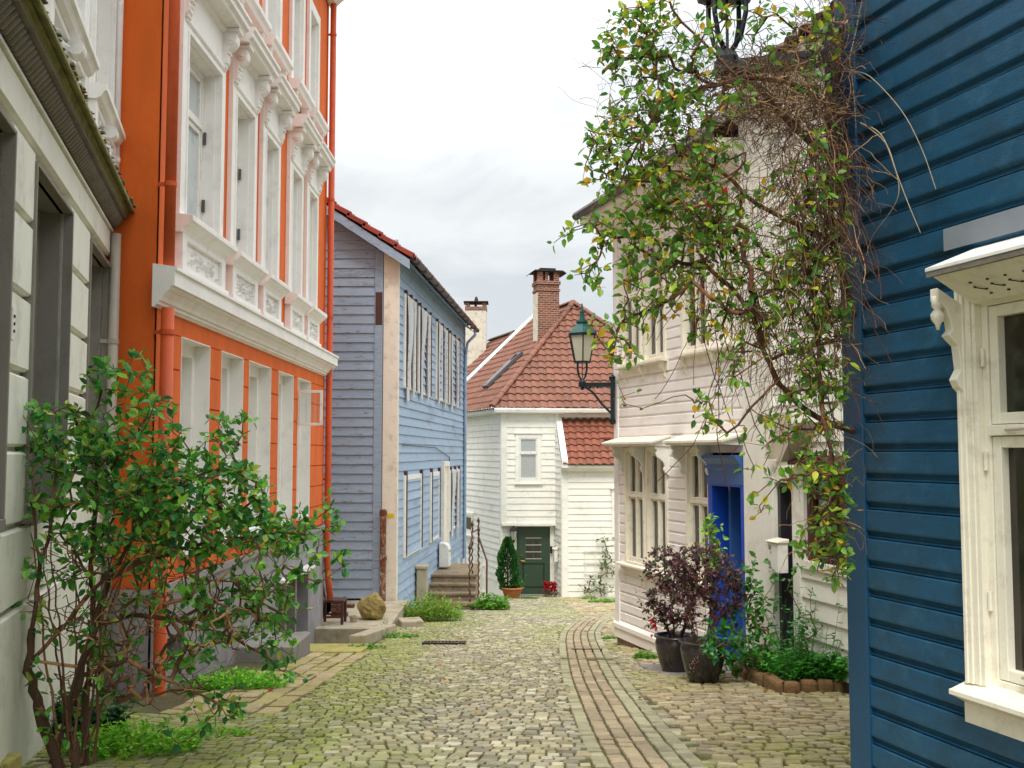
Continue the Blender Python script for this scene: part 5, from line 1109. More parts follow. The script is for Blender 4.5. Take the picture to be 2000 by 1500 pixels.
# ------------------------------------------------------------------ street lamps
def street_lamp(name, W, u, ztop, reach, s, label, ang=0.0):
    base = W.P(u, ztop, .02); t = thing(name, base, label, 'street lamp', 'old green street lamps')
    d = (W.n.to_3d()*math.cos(ang) + W.u.to_3d()*math.sin(ang)).normalized(); sd = d.cross(Vector((0,0,1))); c = W.P(u, ztop, .02)+d*reach*s; Zv = Vector((0,0,1))
    m = MB(); c2 = W.P(u, ztop, .02)+d*.035*s
    m.obox(c2-Zv*.20*s, d*.025*s, sd*.05*s, Zv*.27*s); m.lathe(c2-Zv*.48*s, [(.02*s, -.05*s), (.045*s, -.02*s), (.04*s, .02*s)], 10); m.lathe(c2+Zv*.08*s, [(.04*s, -.02*s), (.045*s, .02*s), (.02*s, .05*s)], 10); m.build('wall_plate', LAMPDARK, t)
    m = MB(); a0 = W.P(u, ztop, .02)+d*.05*s; m.obox((a0+c)/2+Zv*.0, d*((c-a0).length/2+.05*s), sd*.022*s, Zv*.028*s); m.tube([a0-Zv*.38*s, a0+d*.12*s-Zv*.26*s, a0+d*.24*s-Zv*.10*s, a0+d*.34*s-Zv*.03*s], .016*s, 8)
    for k in range(3): m.lathe(a0+d*(.18+.1*k)*s-Zv*(.03)*s, [(.014*s, -.02*s), (.02*s, 0), (.014*s, .02*s)], 8)
    m.lathe(c, [(.012*s, -.07*s), (.035*s, -.05*s), (.02*s, -.03*s), (.045*s, -.025*s), (.045*s, .04*s), (.03*s, .07*s)], 12); m.build('bracket_arm', LAMPDARK, t)
    m = MB(); n = 6; zb = .30*s
    for k in range(4):
        a = math.pi/4+k*math.pi/2; e = Vector((math.cos(a), math.sin(a), 0)); m.tube([c+Zv*.05*s, c+e*.06*s+Zv*.11*s, c+e*.085*s+Zv*.2*s, c+e*.085*s+Zv*(zb-.01)], .010*s, 8)
    m.tube([c+Zv*.05*s, c+Zv*zb], .006*s, 6); m.build('cradle', LAMPDARK, t)
    cz = c + Zv*zb; m = MB(); r0, r1, hh_ = .112*s, .188*s, .36*s
    for k in range(n):
        a = 2*math.pi*(k+.5)/n; e = Vector((math.cos(a), math.sin(a), 0)); m.tube([cz+e*r0, cz+e*r1+Zv*hh_], .009*s, 6)
    m.lathe(cz, [(r0*.7, -.012*s), (r0*1.06, -.012*s), (r0*1.08, .012*s), (r0*.7, .014*s)], n); m.lathe(cz+Zv*hh_, [(r1*.95, -.012*s), (r1*1.1, -.01*s), (r1*1.1, .018*s), (r1*.9, .02*s)], n); m.build('lantern_frame', LAMPDARK, t)
    m = MB(); m.lathe(cz, [(r0*.98, .005*s), (r1*.98, hh_-.005*s)], n); m.build('lantern_glass', LAMPGLASS, t)
    m = MB(); m.lathe(cz+Zv*hh_, [(r1*1.12, .02*s), (r1*.42, .155*s), (r1*.42, .165*s), (r1*.5, .168*s), (r1*.5, .182*s), (r1*.34, .186*s), (r1*.2, .24*s), (r1*.16, .30*s), (r1*.2, .31*s), (r1*.16, .335*s), (r1*.1, .35*s), (r1*.05, .42*s), (.004*s, .43*s)], n); m.build('lantern_roof', LAMPGREEN, t)
    return t
zz = P(1140, 750, 12.75).z
LW_ = Wall((1.32, 12.88), (5, 12.9), (0, 0)); street_lamp('street_lamp', Wall((1.315, 12.86), (1.40, 14), (-3, 12.9)), .0, zz, .43, .95, 'green street lamp with frosted panes on the far corner of the cream house')
q = P(1640, 112, 4.62); NW = Wall((q.x+.02, 4.60), (q.x+.3, 5.5), (0, 4)); street_lamp('street_lamp', NW, 0, q.z, .42, 1.22, 'street lamp at the top edge overgrown by the vine on the deep blue house')
# ------------------------------------------------------------------ small things in the street
def slab(x0, y0, x1, y1, top, name, mat, label, cat, bottom=None, bevel=.012, rot=0):
    cx, cy = (x0+x1)/2, (y0+y1)/2; zb = gz(y1)-.15 if bottom is None else bottom; m = MB(); ca, sa = math.cos(rot), math.sin(rot); n = 6
    hx, hy = (x1-x0)/2, (y1-y0)/2; out = [(-hx,-hy),(hx,-hy),(hx,hy),(-hx,hy)]
    vs = []
    for z in (zb, None):
        for (a, b) in out:
            x, y = cx+a*ca-b*sa, cy+a*sa+b*ca; vs.append((x, y, zb if z is not None else (top(x, y) if callable(top) else top)))
    m.mesh(vs, [(3,2,1,0),(4,5,6,7),(0,1,5,4),(1,2,6,5),(2,3,7,6),(3,0,4,7)])
    return tag(m.build(name, mat, None, bevel=bevel), label, cat)
slab(-3.1, 4.3, -2.36, 5.05, h(-1.44), 'entrance_slab', CONC_M, 'pale concrete entrance slab at the bottom left corner of the pale grey house', 'step')
slab(-2.9, 10.85, -2.28, 11.75, h(-2.02), 'concrete_block', CONC_G, 'pale concrete block standing against the grey plinth of the orange house', 'block')
slab(-2.5, 11.78, -1.72, 12.86, lambda x, y: gz(y)+.035, 'mossy_slab', CONC_M, 'flat yellow mossy slab in front of the sunken area', 'slab')
m = MB(); m.box((-2.90, 15.16, gz(15)-.75), (-1.75, 15.36, gz(15.2)+.07)); tag(m.build('retaining_wall', CONC, None, bevel=.012), 'low concrete retaining wall behind the sunken area', 'wall')
slab(-1.95, 12.9, -1.76, 15.1, lambda x, y: gz(y)+.13, 'kerb_wall', CONC, 'short concrete kerb along the street side of the sunken area', 'kerb', rot=R(-4))
m = MB(); m.box((-3.0, 15.37, gz(16)-.3), (-1.85, 18.45, gz(15.3)+.02)); struct(m.build('yard', CONC, None))
p = G(797, 1226); slab(p.x-.16, p.y+.0, p.x+.2, p.y+.42, gz(p.y)+.10, 'stone_block', CONC, 'pale yellow stone block lying beside the corner of the faded blue house', 'block', rot=R(14), bevel=.02)
# boulder
bp = P(727, 1222, 16.4); rng = random.Random(3); m = MB(); n1, n2 = 22, 14; vs = []; zb = gz(15.3)+.0
for j in range(n2+1):
    ph = math.pi*j/n2
    for i in range(n1):
        th = 2*math.pi*i/n1; d = Vector((math.sin(ph)*math.cos(th), math.sin(ph)*math.sin(th), math.cos(ph)))
        r = .23*(1 + .28*mnoise.noise(d*1.6+Vector((4, 1, 2))) + .12*mnoise.noise(d*4)); r = r if True else r
        v = Vector((d.x*r*1.0, d.y*r*.9, d.z*r*.95)); 
        for q in ((.8, .1, .58), (-.7, -.5, .5), (.2, -.9, .35)):      # flat facets
            nn = Vector(q).normalized(); k = v.dot(nn)-.185
            if k > 0: v = v - nn*k*.8
        vs.append((bp.x+v.x, bp.y+v.y, zb+.20+v.z))
m.mesh(vs, [(j*n1+i, j*n1+(i+1) % n1, (j+1)*n1+(i+1) % n1, (j+1)*n1+i) for j in range(n2) for i in range(n1)])
tag(m.build('boulder', ROCK, None), 'mossy yellow-green boulder resting by the faded blue house gable', 'boulder')
# old dark chair, seen from its side
ct = P(650, 1222, 16.0); zg = gz(15.3)+.02; cx, cy = ct.x, 16.0; chair = thing('wooden_chair', (cx, cy, zg), 'old dark chair frame beside the orange downpipe', 'chair')
m = MB(); m.box((cx-.16, cy-.17, zg+.33), (cx+.19, cy+.17, zg+.37)); m.build('seat', BROWNW, chair, bevel=.006)
for (dx, dy, tx) in ((.165, -.15, .17), (.165, .15, .17), (-.15, -.15, -.17), (-.15, .15, -.17)):
    m = MB(); m.obox((cx+dx, cy+dy, zg+.165), (.02, 0, 0), (0, .02, 0), (0, 0, .165)); m.build('leg', BROWNW, chair, bevel=.003)
m = MB()
for dy in (-.15, .15): m.tube([(cx-.15, cy+dy, zg+.35), (cx-.19, cy+dy, zg+.55), (cx-.22, cy+dy, zg+.76)], .02, 6)
m.box((cx-.225, cy-.13, zg+.66), (cx-.195, cy+.13, zg+.74)); m.box((cx-.205, cy-.13, zg+.52), (cx-.18, cy+.13, zg+.57)); m.build('backrest', BROWNW, chair)
m = MB(); 
for dy in (-.15, .15): m.box((cx-.13, cy+dy-.01, zg+.10), (cx+.145, cy+dy+.01, zg+.13))
m.build('stretcher', BROWNW, chair)
bs = MB(); rg = random.Random(8)
for j in range(4):
    x = cx-.14
    while x < cx+.10: L = rg.uniform(.1, .16); bs.box((x, cy+.6, zg+.07*j), (x+L-.01, cy+.72, zg+.07*j+.062)); x += L
tag(bs.build('brick_stack', BRICK_D, None, bevel=.006), 'small stack of old bricks behind the dark chair', 'bricks')
m = MB(); p = P(690, 1222, 16.1); m.lathe((p.x, 16.1, zg), [(.045, 0), (.052, .07), (.062, .075), (.062, .095), (.05, .095), (.045, .06)], 14); tag(m.build('small_stone_pot', CONC, None), 'small pale stone pot between the dark chair and the boulder', 'pot')
# drains
g0 = G(868, 1259); m = MB(); zz = gz(g0.y); sl = -.1025
dr = thing('drain_grate', g0, 'iron storm drain grate in the middle of the cobbles', 'drain')
def onst(x, y, dz): return Vector((x, y, gz(y)+dz))
def stbox(mb, x0, x1, y0, y1, z0, z1): mb.mesh([onst(x, y, z) for z in (z0, z1) for (x, y) in ((x0,y0),(x1,y0),(x1,y1),(x0,y1))], [(3,2,1,0),(4,5,6,7),(0,1,5,4),(1,2,6,5),(2,3,7,6),(3,0,4,7)])
a, b, c, d = g0.x-.27, g0.x+.27, g0.y-.17, g0.y+.17
stbox(m, a, b, c, c+.03, .0, .034); stbox(m, a, b, d-.03, d, .0, .034); stbox(m, a, a+.03, c+.03, d-.03, .0, .034); stbox(m, b-.03, b, c+.03, d-.03, .0, .034)
m.build('frame', IRON, dr); m = MB()
for k in range(11): x = a+.05+k*(b-a-.1)/10; stbox(m, x-.012, x+.012, c+.03, d-.03, .005, .032)
m.build('bars', RUST, dr); m = MB(); stbox(m, a+.03, b-.03, c+.03, d-.03, .0, .008); m.build('drain_pit', BLACKM, dr)
g1 = G(1147, 1273); m = MB(); stbox(m, g1.x-.17, g1.x+.17, g1.y-.03, g1.y+.03, 0, .02); ch_ = MB(); dc = thing('channel_drain', g1, 'short dark channel drain across the pink paving band', 'drain'); m.build('channel', BLACKM, dc)
stbox(ch_, g1.x-.18, g1.x+.18, g1.y+.03, g1.y+.06, .0, .032); ch_.build('rim', RUST, dc)
# slab under the pots
p0 = G(1360, 1312); slab(p0.x-.42, p0.y-.42, p0.x+.55, p0.y+.5, lambda x, y: gz(y)+.03, 'pot_slab', CONC_G, 'smooth grey concrete slab under the two dark glazed pots', 'slab', rot=R(12))

# ------------------------------------------------------------------ plants
def leafmesh(mb, p, d, up, L, W, col, fold=.18, curl=.1):
    d = d.normalized(); s = d.cross(up)
    if s.length < 1e-4: s = d.orthogonal()
    s.normalize(); n = s.cross(d)
    def q(t, w, hh): return p + d*(L*t) + s*(W*w) + n*(L*hh)
    a, m1, m2, t = q(0, 0, 0), q(.33, 0, -.02), q(.68, 0, -.03-curl*.3), q(1, 0, -curl)
    l1, l2, r1, r2 = q(.28, -.46, fold*.5), q(.66, -.40, fold*.4-curl*.3), q(.28, .46, fold*.5), q(.66, .40, fold*.4-curl*.3)
    mb.mesh([a, m1, m2, t, l1, l2, r1, r2], [(0, 1, 4), (4, 1, 2, 5), (5, 2, 3), (0, 6, 1), (6, 7, 2, 1), (7, 3, 2)], col)
def rv(rg, s=1.0): return Vector((rg.gauss(0, s), rg.gauss(0, s), rg.gauss(0, s)))
class Plant:
    def __init__(s, seeds, rg): s.n = []; s.par = []; s.leafy = []; s.rg = rg; s.tips = []; s.roots = []; [s.stem(x) for x in seeds]
    def stem(s, pts, par=-1):
        if par < 0 and s.n:
            arr = np.array([tuple(v) for v in s.n]); k = int(np.argmin(((arr-np.array(tuple(pts[0])))**2).sum(1)))
            if (s.n[k]-Vector(pts[0])).length < .35: par = k
        pts = [Vector(p) for p in pts]
        for i in range(len(pts)):
            if i == 0: s.n.append(pts[0]); s.par.append(par); continue
            d = pts[i]-pts[i-1]; k = max(1, int(d.length/.06))
            for j in range(1, k+1):
                s.n.append(pts[i-1]+d*(j/k) + rv(s.rg, .004)); s.par.append(len(s.n)-2)
    def reach(s, targets, droop=0.0, seg=.045, wob=.012, bias=None, cap=None):
        org = s.n[0]; targets = sorted(targets, key=lambda t: (t-org).length + s.rg.uniform(0, .25))
        for t in targets:
            arr = np.array([tuple(v) for v in s.n]); d = np.sqrt(((arr-np.array(tuple(t)))**2).sum(1))
            d = d + s.rg.uniform(0, .05) + np.maximum(0, (arr[:, 2]-t.z))*.5*(bias or 0)
            k = int(np.argmin(d)); a = s.n[k]; L = (t-a).length
            if L < .02: continue
            back = s.par[k]; d0 = (a - s.n[back]).normalized() if back >= 0 and (a-s.n[back]).length > 1e-5 else (t-a).normalized()
            c = a + d0*L*.4 + Vector((0, 0, droop*L)); nseg = max(2, int(L/seg)); prev = k; ph = rv(s.rg, wob)
            for i in range(1, nseg+1):
                u = i/nseg; p = a*(1-u)**2 + c*2*u*(1-u) + t*u*u + ph*math.sin(u*math.pi*1.5) + rv(s.rg, wob*.3)*(u < 1)
                s.n.append(p); s.par.append(prev); prev = len(s.n)-1
            s.tips.append(prev)
    def wood(s, mb, r0=.0016, expo=.42, rmax=.05, col=None, sides=5):
        cnt = [1]*len(s.n)
        for i in range(len(s.n)-1, -1, -1):
            if s.par[i] >= 0: cnt[s.par[i]] += cnt[i]
        for i in range(len(s.n)):
            j = s.par[i]
            if j < 0: continue
            ra, rb = min(rmax, r0*cnt[j]**expo), min(rmax, r0*cnt[i]**expo); ra = min(ra, rb*1.35)
            mb.tube([s.n[j], s.n[i]], [ra, rb], 4 if rb < .004 else 7, cap=False, c=col(s.rg) if col else None)
    def leaves(s, mb, colf, L=(.05, .075), asp=.62, back=4, per=2, tipfan=2, hang=.3):
        for t in s.tips:
            k = t; first = True
            for b in range(back):
                j = s.par[k]
                if j < 0: break
                d = (s.n[k]-s.n[j]).normalized() if (s.n[k]-s.n[j]).length > 1e-6 else Vector((0, 0, 1))
                ax = rv(s.rg).cross(d).normalized()
                for q in range(per if not first else per+tipfan-1):
                    side = ax*(1 if q % 2 == 0 else -1) + rv(s.rg, .35); dd = (d*(.9 if first else .35) + side*.8 + Vector((0, 0, -hang))).normalized()
                    ll = s.rg.uniform(*L)*(1 if not first else .8); up = (Vector((0, 0, 1)) + rv(s.rg, .55)).normalized()
                    leafmesh(mb, s.n[k]+dd*.006, dd, up, ll, ll*asp*s.rg.uniform(.85, 1.15), colf(s.rg, s.n[k]), fold=s.rg.uniform(.05, .25), curl=s.rg.uniform(-.05, .25))
                first = False; k = j
def blobs(lst, rg):
    out = []
    for (px, py, rx, ry, n, D, dD) in lst:
        for i in range(n):
            while True:
                a, b = rg.uniform(-1, 1), rg.uniform(-1, 1)
                if a*a+b*b < 1: break
            out.append(P(px+a*rx, py+b*ry, D+rg.uniform(-1, 1)*dD))
    return out
def pick(cols, v=.2):
    cols = [Vector(lin(c))*1.18 for c in cols]
    def f(rg, p=None): return tuple(rg.choice(cols)*rg.uniform(1-v, 1+v))
    return f
def plantthing(name, base, label, cat, group=None): return thing(name, base, label, cat, group)

# the big shrub at the lower left
rg = random.Random(77); bb = P(120, 1500, 5.35); bb.z = gz(5.35)-.02
sh = thing('large_shrub', bb, 'large loose green shrub growing beside the pale grey house and leaning over the street', 'shrub')
S = lambda *a: [P(x, y, D) for (x, y, D) in a]
b1 = [bb] + S((75,1380,5.3),(55,1310,5.25),(62,1230,5.2),(78,1120,5.2),(72,1030,5.2),(60,960,5.2)); b2_ = [bb+Vector((.08,0,0))] + S((130,1400,5.4),(160,1300,5.4),(190,1200,5.45),(215,1130,5.5),(300,1080,5.6),(420,1060,5.7),(540,1040,5.8))
b3 = S((62,1290,5.25),(110,1240,5.3),(165,1170,5.4),(230,1100,5.4),(290,1000,5.5),(310,900,5.5)); b4 = [bb+Vector((.1,.05,0))]+S((165,1380,5.5),(185,1250,5.55),(180,1100,5.5),(190,950,5.5),(200,830,5.45))
b5 = S((190,1220,5.45),(260,1200,5.6),(350,1210,5.7),(440,1240,5.75),(520,1280,5.8)); b6 = S((75,1120,5.2),(105,1000,5.25),(110,900,5.3)); b7 = S((160,1320,5.4),(250,1290,5.3),(330,1330,5.3),(420,1370,5.35))
pl = Plant([b1, b2_, b4, b3, b5, b6, b7], rg)
T = [(110,860,70,70,60,5.3,.2),(200,760,30,50,14,5.4,.1),(265,730,35,45,14,5.4,.1),(200,850,60,60,40,5.4,.25),(300,830,60,70,34,5.4,.25),(150,970,100,70,62,5.4,.3),(260,920,90,80,90,5.45,.3),(330,960,90,70,80,5.5,.3),
     (430,860,45,45,20,5.55,.2),(480,815,22,25,5,5.55,.1),(400,930,60,50,40,5.6,.25),(470,960,60,50,40,5.6,.25),(370,1030,110,60,84,5.6,.35),(500,1020,60,45,40,5.7,.25),(570,1040,60,40,40,5.8,.2),
     (650,1000,22,28,9,5.9,.08),(660,1080,20,35,9,5.9,.08),(600,1100,55,50,26,5.85,.2),(450,1110,90,60,60,5.7,.35),(520,1180,70,60,50,5.8,.3),(420,1210,80,60,42,5.7,.3),(540,1260,40,45,20,5.8,.2),(545,1310,35,18,9,5.8,.15),
     (240,1040,110,60,60,5.5,.35),(130,1080,90,60,26,5.3,.3),(300,1140,110,60,46,5.6,.35),(120,1180,90,70,14,5.3,.25),(50,1110,25,30,6,5.2,.06),(30,1190,18,22,5,5.2,.05),(260,1240,110,60,26,5.5,.3),(390,1300,80,50,24,5.5,.3),
     (440,1370,40,40,16,5.5,.2),(370,1420,50,40,10,5.3,.2),(200,1330,80,60,14,5.4,.25),(130,1400,50,60,16,5.4,.2),(90,1300,40,60,5,5.3,.1),(60,830,30,40,14,5.25,.1),(590,1330,12,8,2,5.8,.05)]
T = [(a, b, c, d, int(n*(.95 if b < 1060 else .66)), D, dD) for (a, b, c, d, n, D, dD) in T]; tg = blobs(T, rg); pl.reach(tg, droop=.08, wob=.012)
w_ = MB(); tcol = pick([(104,72,50),(84,60,44),(140,98,66),(92,62,46)], .25)
bark = MB(); pl.wood(bark, r0=.0016, expo=.37, rmax=.020, col=tcol)
lf = MB(); gcol = pick([(150,196,74),(124,184,70),(110,170,60),(110,164,84),(84,150,60),(62,128,42),(78,146,50),(46,104,44),(96,160,60),(66,130,72),(116,172,70),(48,108,56),(60,120,44),(170,186,80),(84,150,84)], .25)
pl.leaves(lf, gcol, L=(.036, .072), asp=.66, back=4, per=1, tipfan=3, hang=.12)
# bare twigs inside
pl2 = Plant([b2_, b3, b4, b5], rg); pl2.reach(blobs([(250,1150,180,120,130,5.5,.3),(330,1250,160,90,150,5.5,.3),(250,1330,160,60,80,5.4,.25),(480,1180,110,70,60,5.7,.25),(150,1150,110,140,70,5.35,.2),(420,1080,160,60,60,5.7,.3)], rg), droop=.1, wob=.02)
k0 = len(pl2.n); pl2.wood(bark, r0=.0018, expo=.30, rmax=.01, col=pick([(140,100,66),(104,72,50),(168,124,84),(92,62,46)], .25))
for q in range(9):       # thin upright shoots from the base
    x0, x1 = rg.uniform(70, 190), rg.uniform(40, 330); y1 = rg.uniform(880, 1150); a = P(x0, 1490, 5.35); b = P(x1, y1, 5.4+rg.uniform(-.2, .3)); mid = a.lerp(b, .45) + Vector((rg.uniform(-.12, .04), 0, rg.uniform(.0, .12)))
    pts = [a*(1-u)**2 + mid*2*u*(1-u) + b*u*u + rv(rg, .006) for u in [i/16 for i in range(17)]]
    bark.tube(pts, [.0085*(1-.75*i/17) for i in range(17)], 6, cap=False, c=tcol(rg))
# gnarled trunk stubs
for pts, r in ((b1[:4], .033), (b2_[:4], .026), (b4[:3], .023)):
    q = [pts[0]]
    for i in range(1, len(pts)):
        for k in range(1, 5): q.append(pts[i-1].lerp(pts[i], k/4)+rv(rg, .008))
    bark.tube(q, [r*(1-.55*i/len(q))*rg.uniform(.85, 1.15) for i in range(len(q))], 9, cap=False, c=lin((92, 66, 48)))
WOODC = M('woody_stem', (1., 1., 1.), rough=.85, var=.25, scale=40, bump=.5, bscale=60)
bark.build('trunk', WOODC, sh, smooth=True); lf.build('crown', LEAF, sh)

# the climbing honeysuckle at the upper right
rg = random.Random(99); vb = P(1672, 840, 4.55); vt = thing('climbing_vine', P(1672, 1000, 4.6), 'tangled climbing vine with green and yellow leaves hanging from the deep blue house corner', 'vine')
S1 = [P(1668,842,4.6)] + S((1610,822,4.5),(1560,790,4.45),(1520,745,4.4),(1500,705,4.4),(1530,690,4.4),(1600,672,4.45),(1664,662,4.5))
S2 = [P(1675,640,4.6)] + S((1655,560,4.5),(1630,470,4.45),(1620,380,4.45),(1630,280,4.45),(1610,200,4.4),(1540,160,4.4),(1450,150,4.35),(1370,170,4.3))
S3 = S((1640,470,4.5),(1560,440,4.4),(1480,400,4.35),(1400,330,4.3),(1330,300,4.3)); S4 = S((1610,230,4.4),(1640,120,4.4),(1650,30,4.4),(1640,-60,4.4)); S5 = S((1450,160,4.35),(1380,90,4.3),(1330,40,4.3),(1290,-30,4.3))
S6 = S((1500,705,4.4),(1470,620,4.35),(1430,560,4.35),(1380,520,4.3)); S7 = S((1560,440,4.4),(1590,560,4.35),(1600,700,4.35),(1610,820,4.3),(1630,940,4.3))
S8 = S((1370,170,4.3),(1290,200,4.3),(1240,290,4.25),(1200,380,4.25)); S9 = S((1520,745,4.4),(1490,770,4.3),(1440,830,4.3),(1400,860,4.25))
pv = Plant([S2, S1, S3, S4, S5, S6, S7, S8, S9], rg)
VT = [(1400,420,110,110,40,4.3,.15),(1540,460,100,120,44,4.36,.14),(1600,330,50,90,20,4.2,.06),(1600,650,60,70,24,4.36,.12),(1360,500,70,60,20,4.3,.12),(1600,560,60,130,40,4.38,.12),(1500,640,90,60,16,4.35,.1),(1240,40,50,45,26,4.3,.12),(1190,110,32,40,18,4.3,.08),(1300,50,60,60,34,4.3,.15),(1250,130,50,50,26,4.3,.12),(1240,230,70,50,40,4.3,.15),(1180,270,32,22,14,4.25,.06),(1330,130,60,60,34,4.3,.15),(1180,330,40,50,22,4.25,.08),(1230,320,60,60,36,4.3,.12),
      (1310,240,70,70,44,4.3,.15),(1290,350,80,60,50,4.3,.15),(1390,300,40,70,20,4.2,.08),(1400,200,60,50,16,4.2,.1),(1390,390,50,50,26,4.25,.12),(1300,430,80,45,52,4.3,.15),(1210,450,60,40,30,4.3,.1),(1100,465,26,8,5,4.2,.03),(1150,440,30,20,8,4.25,.05),
      (1150,535,32,26,12,4.25,.05),(1250,520,50,50,26,4.3,.1),(1330,520,60,50,30,4.3,.12),(1420,480,60,60,30,4.3,.15),(1480,560,80,70,30,4.35,.15),(1570,500,70,90,30,4.35,.15),(1630,430,30,100,16,4.4,.08),(1560,330,90,60,10,4.35,.12),(1600,90,50,90,26,4.35,.12),(1500,60,60,60,16,4.35,.12),(1420,40,50,50,10,4.1,.05),
      (1240,600,40,45,18,4.3,.08),(1220,680,30,40,10,4.3,.06),(1180,640,30,40,8,4.3,.05),(1290,590,50,50,16,4.3,.1),(1350,620,50,40,10,4.3,.1),(1430,620,60,60,16,4.3,.12),(1420,700,50,50,12,4.3,.1),(1540,640,70,50,18,4.35,.12),(1620,600,40,60,18,4.4,.08),(1600,740,60,60,34,4.35,.12),(1540,800,40,50,14,4.35,.1),
      (1600,850,50,40,18,4.35,.1),(1610,930,50,45,34,4.3,.12),(1630,1010,36,50,32,4.3,.1),(1590,1060,30,40,14,4.3,.08),(1640,1100,24,50,16,4.3,.08),(1500,850,40,60,8,4.3,.08),(1480,960,40,60,7,4.3,.06),(1385,830,20,30,7,4.25,.04),(1360,780,40,40,5,4.3,.05),(1220,740,20,30,3,4.3,.04),(1560,920,30,50,8,4.3,.08)]
VT = [(a, b, c, d, int(n*1.25), D, dD) for (a, b, c, d, n, D, dD) in VT]; pv.reach(blobs(VT, rg), droop=-.05, wob=.016)
vcol = pick([(92,142,46),(112,158,50),(70,116,50),(138,172,54),(84,130,70),(150,170,46),(100,146,56),(74,124,46),(196,196,54),(210,166,50),(124,160,66),(100,150,60),(96,146,50),(120,164,60)], .2)
def vc(rg_, p): return vcol(rg_)
lf = MB(); pv.leaves(lf, vc, L=(.025, .056), asp=.62, back=3, per=1, tipfan=2, hang=.1)
stems = MB(); pv.wood(stems, r0=.0015, expo=.33, rmax=.011, col=pick([(104,62,48),(84,54,46),(128,84,60)], .25))
for pts in (S1[:5],): stems.tube(smooth(pts, 5), [.016-.009*i/20 for i in range(len(smooth(pts, 5)))], 8, cap=False, c=lin((98, 60, 46)))
for st_ in range(90):       # hanging bare strands
    a = P(rg.uniform(1330, 1655), rg.uniform(220, 640), rg.uniform(4.2, 4.5)); L = rg.uniform(.25, .8); q = [a]; d = Vector((rg.uniform(-.25, .25), 0, -1))
    for k in range(14): d = (d + Vector((rg.gauss(0, .16), rg.gauss(0, .05), 0))).normalized(); q.append(q[-1]+d*L/14)
    stems.tube(q, rg.uniform(.0012, .0026), 4, cap=False, c=lin((88, 54, 44)))
# dense dry tangle
tn = MB(); tcols = pick([(128,98,70),(96,70,54),(168,132,92),(80,58,46),(110,80,58)], .25)
def strands(n, cx, cy, rx, ry, D, dD, Lr, grav, r):
    for i in range(n):
        while True:
            a, b = rg.uniform(-1, 1), rg.uniform(-1, 1)
            if a*a+b*b < 1: break
        p = P(cx+a*rx, cy+b*ry, D+rg.uniform(-dD, dD)); q = [p]; d = rv(rg); d.y *= .4; d.normalize(); L = rg.uniform(*Lr); n_ = 9
        for k in range(n_): d = (d + rv(rg, .28) + Vector((0, 0, -grav))).normalized(); q.append(q[-1]+d*L/n_)
        tn.tube(q, rg.uniform(*r), 3, cap=False, c=tcols(rg))
strands(480, 1540, 180, 115, 85, 4.42, .2, (.08, .24), .0, (.0010, .0022)); strands(380, 1590, 290, 75, 120, 4.42, .16, (.15, .4), .22, (.0009, .002)); strands(240, 1470, 180, 90, 60, 4.4, .15, (.1, .3), .05, (.0009, .0018))
strands(260, 1600, 430, 60, 120, 4.42, .15, (.15, .45), .3, (.0009, .0018)); strands(260, 1560, 620, 100, 160, 4.4, .12, (.15, .45), .2, (.0009, .0016)); strands(140, 1620, 60, 40, 90, 4.4, .1, (.1, .35), .0, (.0009, .0018)); strands(260, 1300, 190, 120, 150, 4.32, .12, (.1, .3), .05, (.0007, .0013)); strands(120, 1440, 480, 120, 160, 4.35, .12, (.15, .4), .25, (.0007, .0013)); strands(160, 1360, 320, 120, 130, 4.32, .12, (.1, .35), .1, (.0007, .0013))
strands(40, 1620, 900, 40, 150, 4.33, .06, (.15, .35), .2, (.0009, .0016))
stems.build('stem', WOODC, vt); lf.build('foliage', LEAF, vt); tn.build('dry_tangle', WOODC, vt)
run = MB()      # pale runners over the blue wall
for pts in (((1684,0),(1672,60),(1660,130),(1700,150),(1760,215),(1800,290),(1828,370)), ((1662,130),(1668,190),(1672,250)), ((1680,240),(1720,262),(1745,320),(1756,370),(1742,410),(1705,460),(1692,500)), ((1690,245),(1730,280),(1752,340),(1775,400),(1798,455))):
    q = [CW.P(*CW.uz(x, y, .045), .045) if x > 1672 else P(x, y, 4.5) for x, y in pts]; q = smooth(q, 5); run.tube(q, [.0032*(1-.6*i/len(q)) for i in range(len(q))], 5, cap=False, c=lin((176, 160, 128)))
run.build('runner', WOODC, vt)
for (x, y) in ((1384, 404), (1412, 378)):
    fl = MB(); p = P(x, y, 4.18)
    for k in range(7): a = k*.9; dd = Vector((math.cos(a)*.6, math.sin(a)*.4, .5)); fl.tube([p, p+dd*.02, p+dd*.036+Vector((0, 0, .006))], [.0025, .003, .0045], 5, c=lin(rg.choice([(214,40,40),(226,70,60),(240,150,130)])))
    fl.build('flower', LEAF, vt)

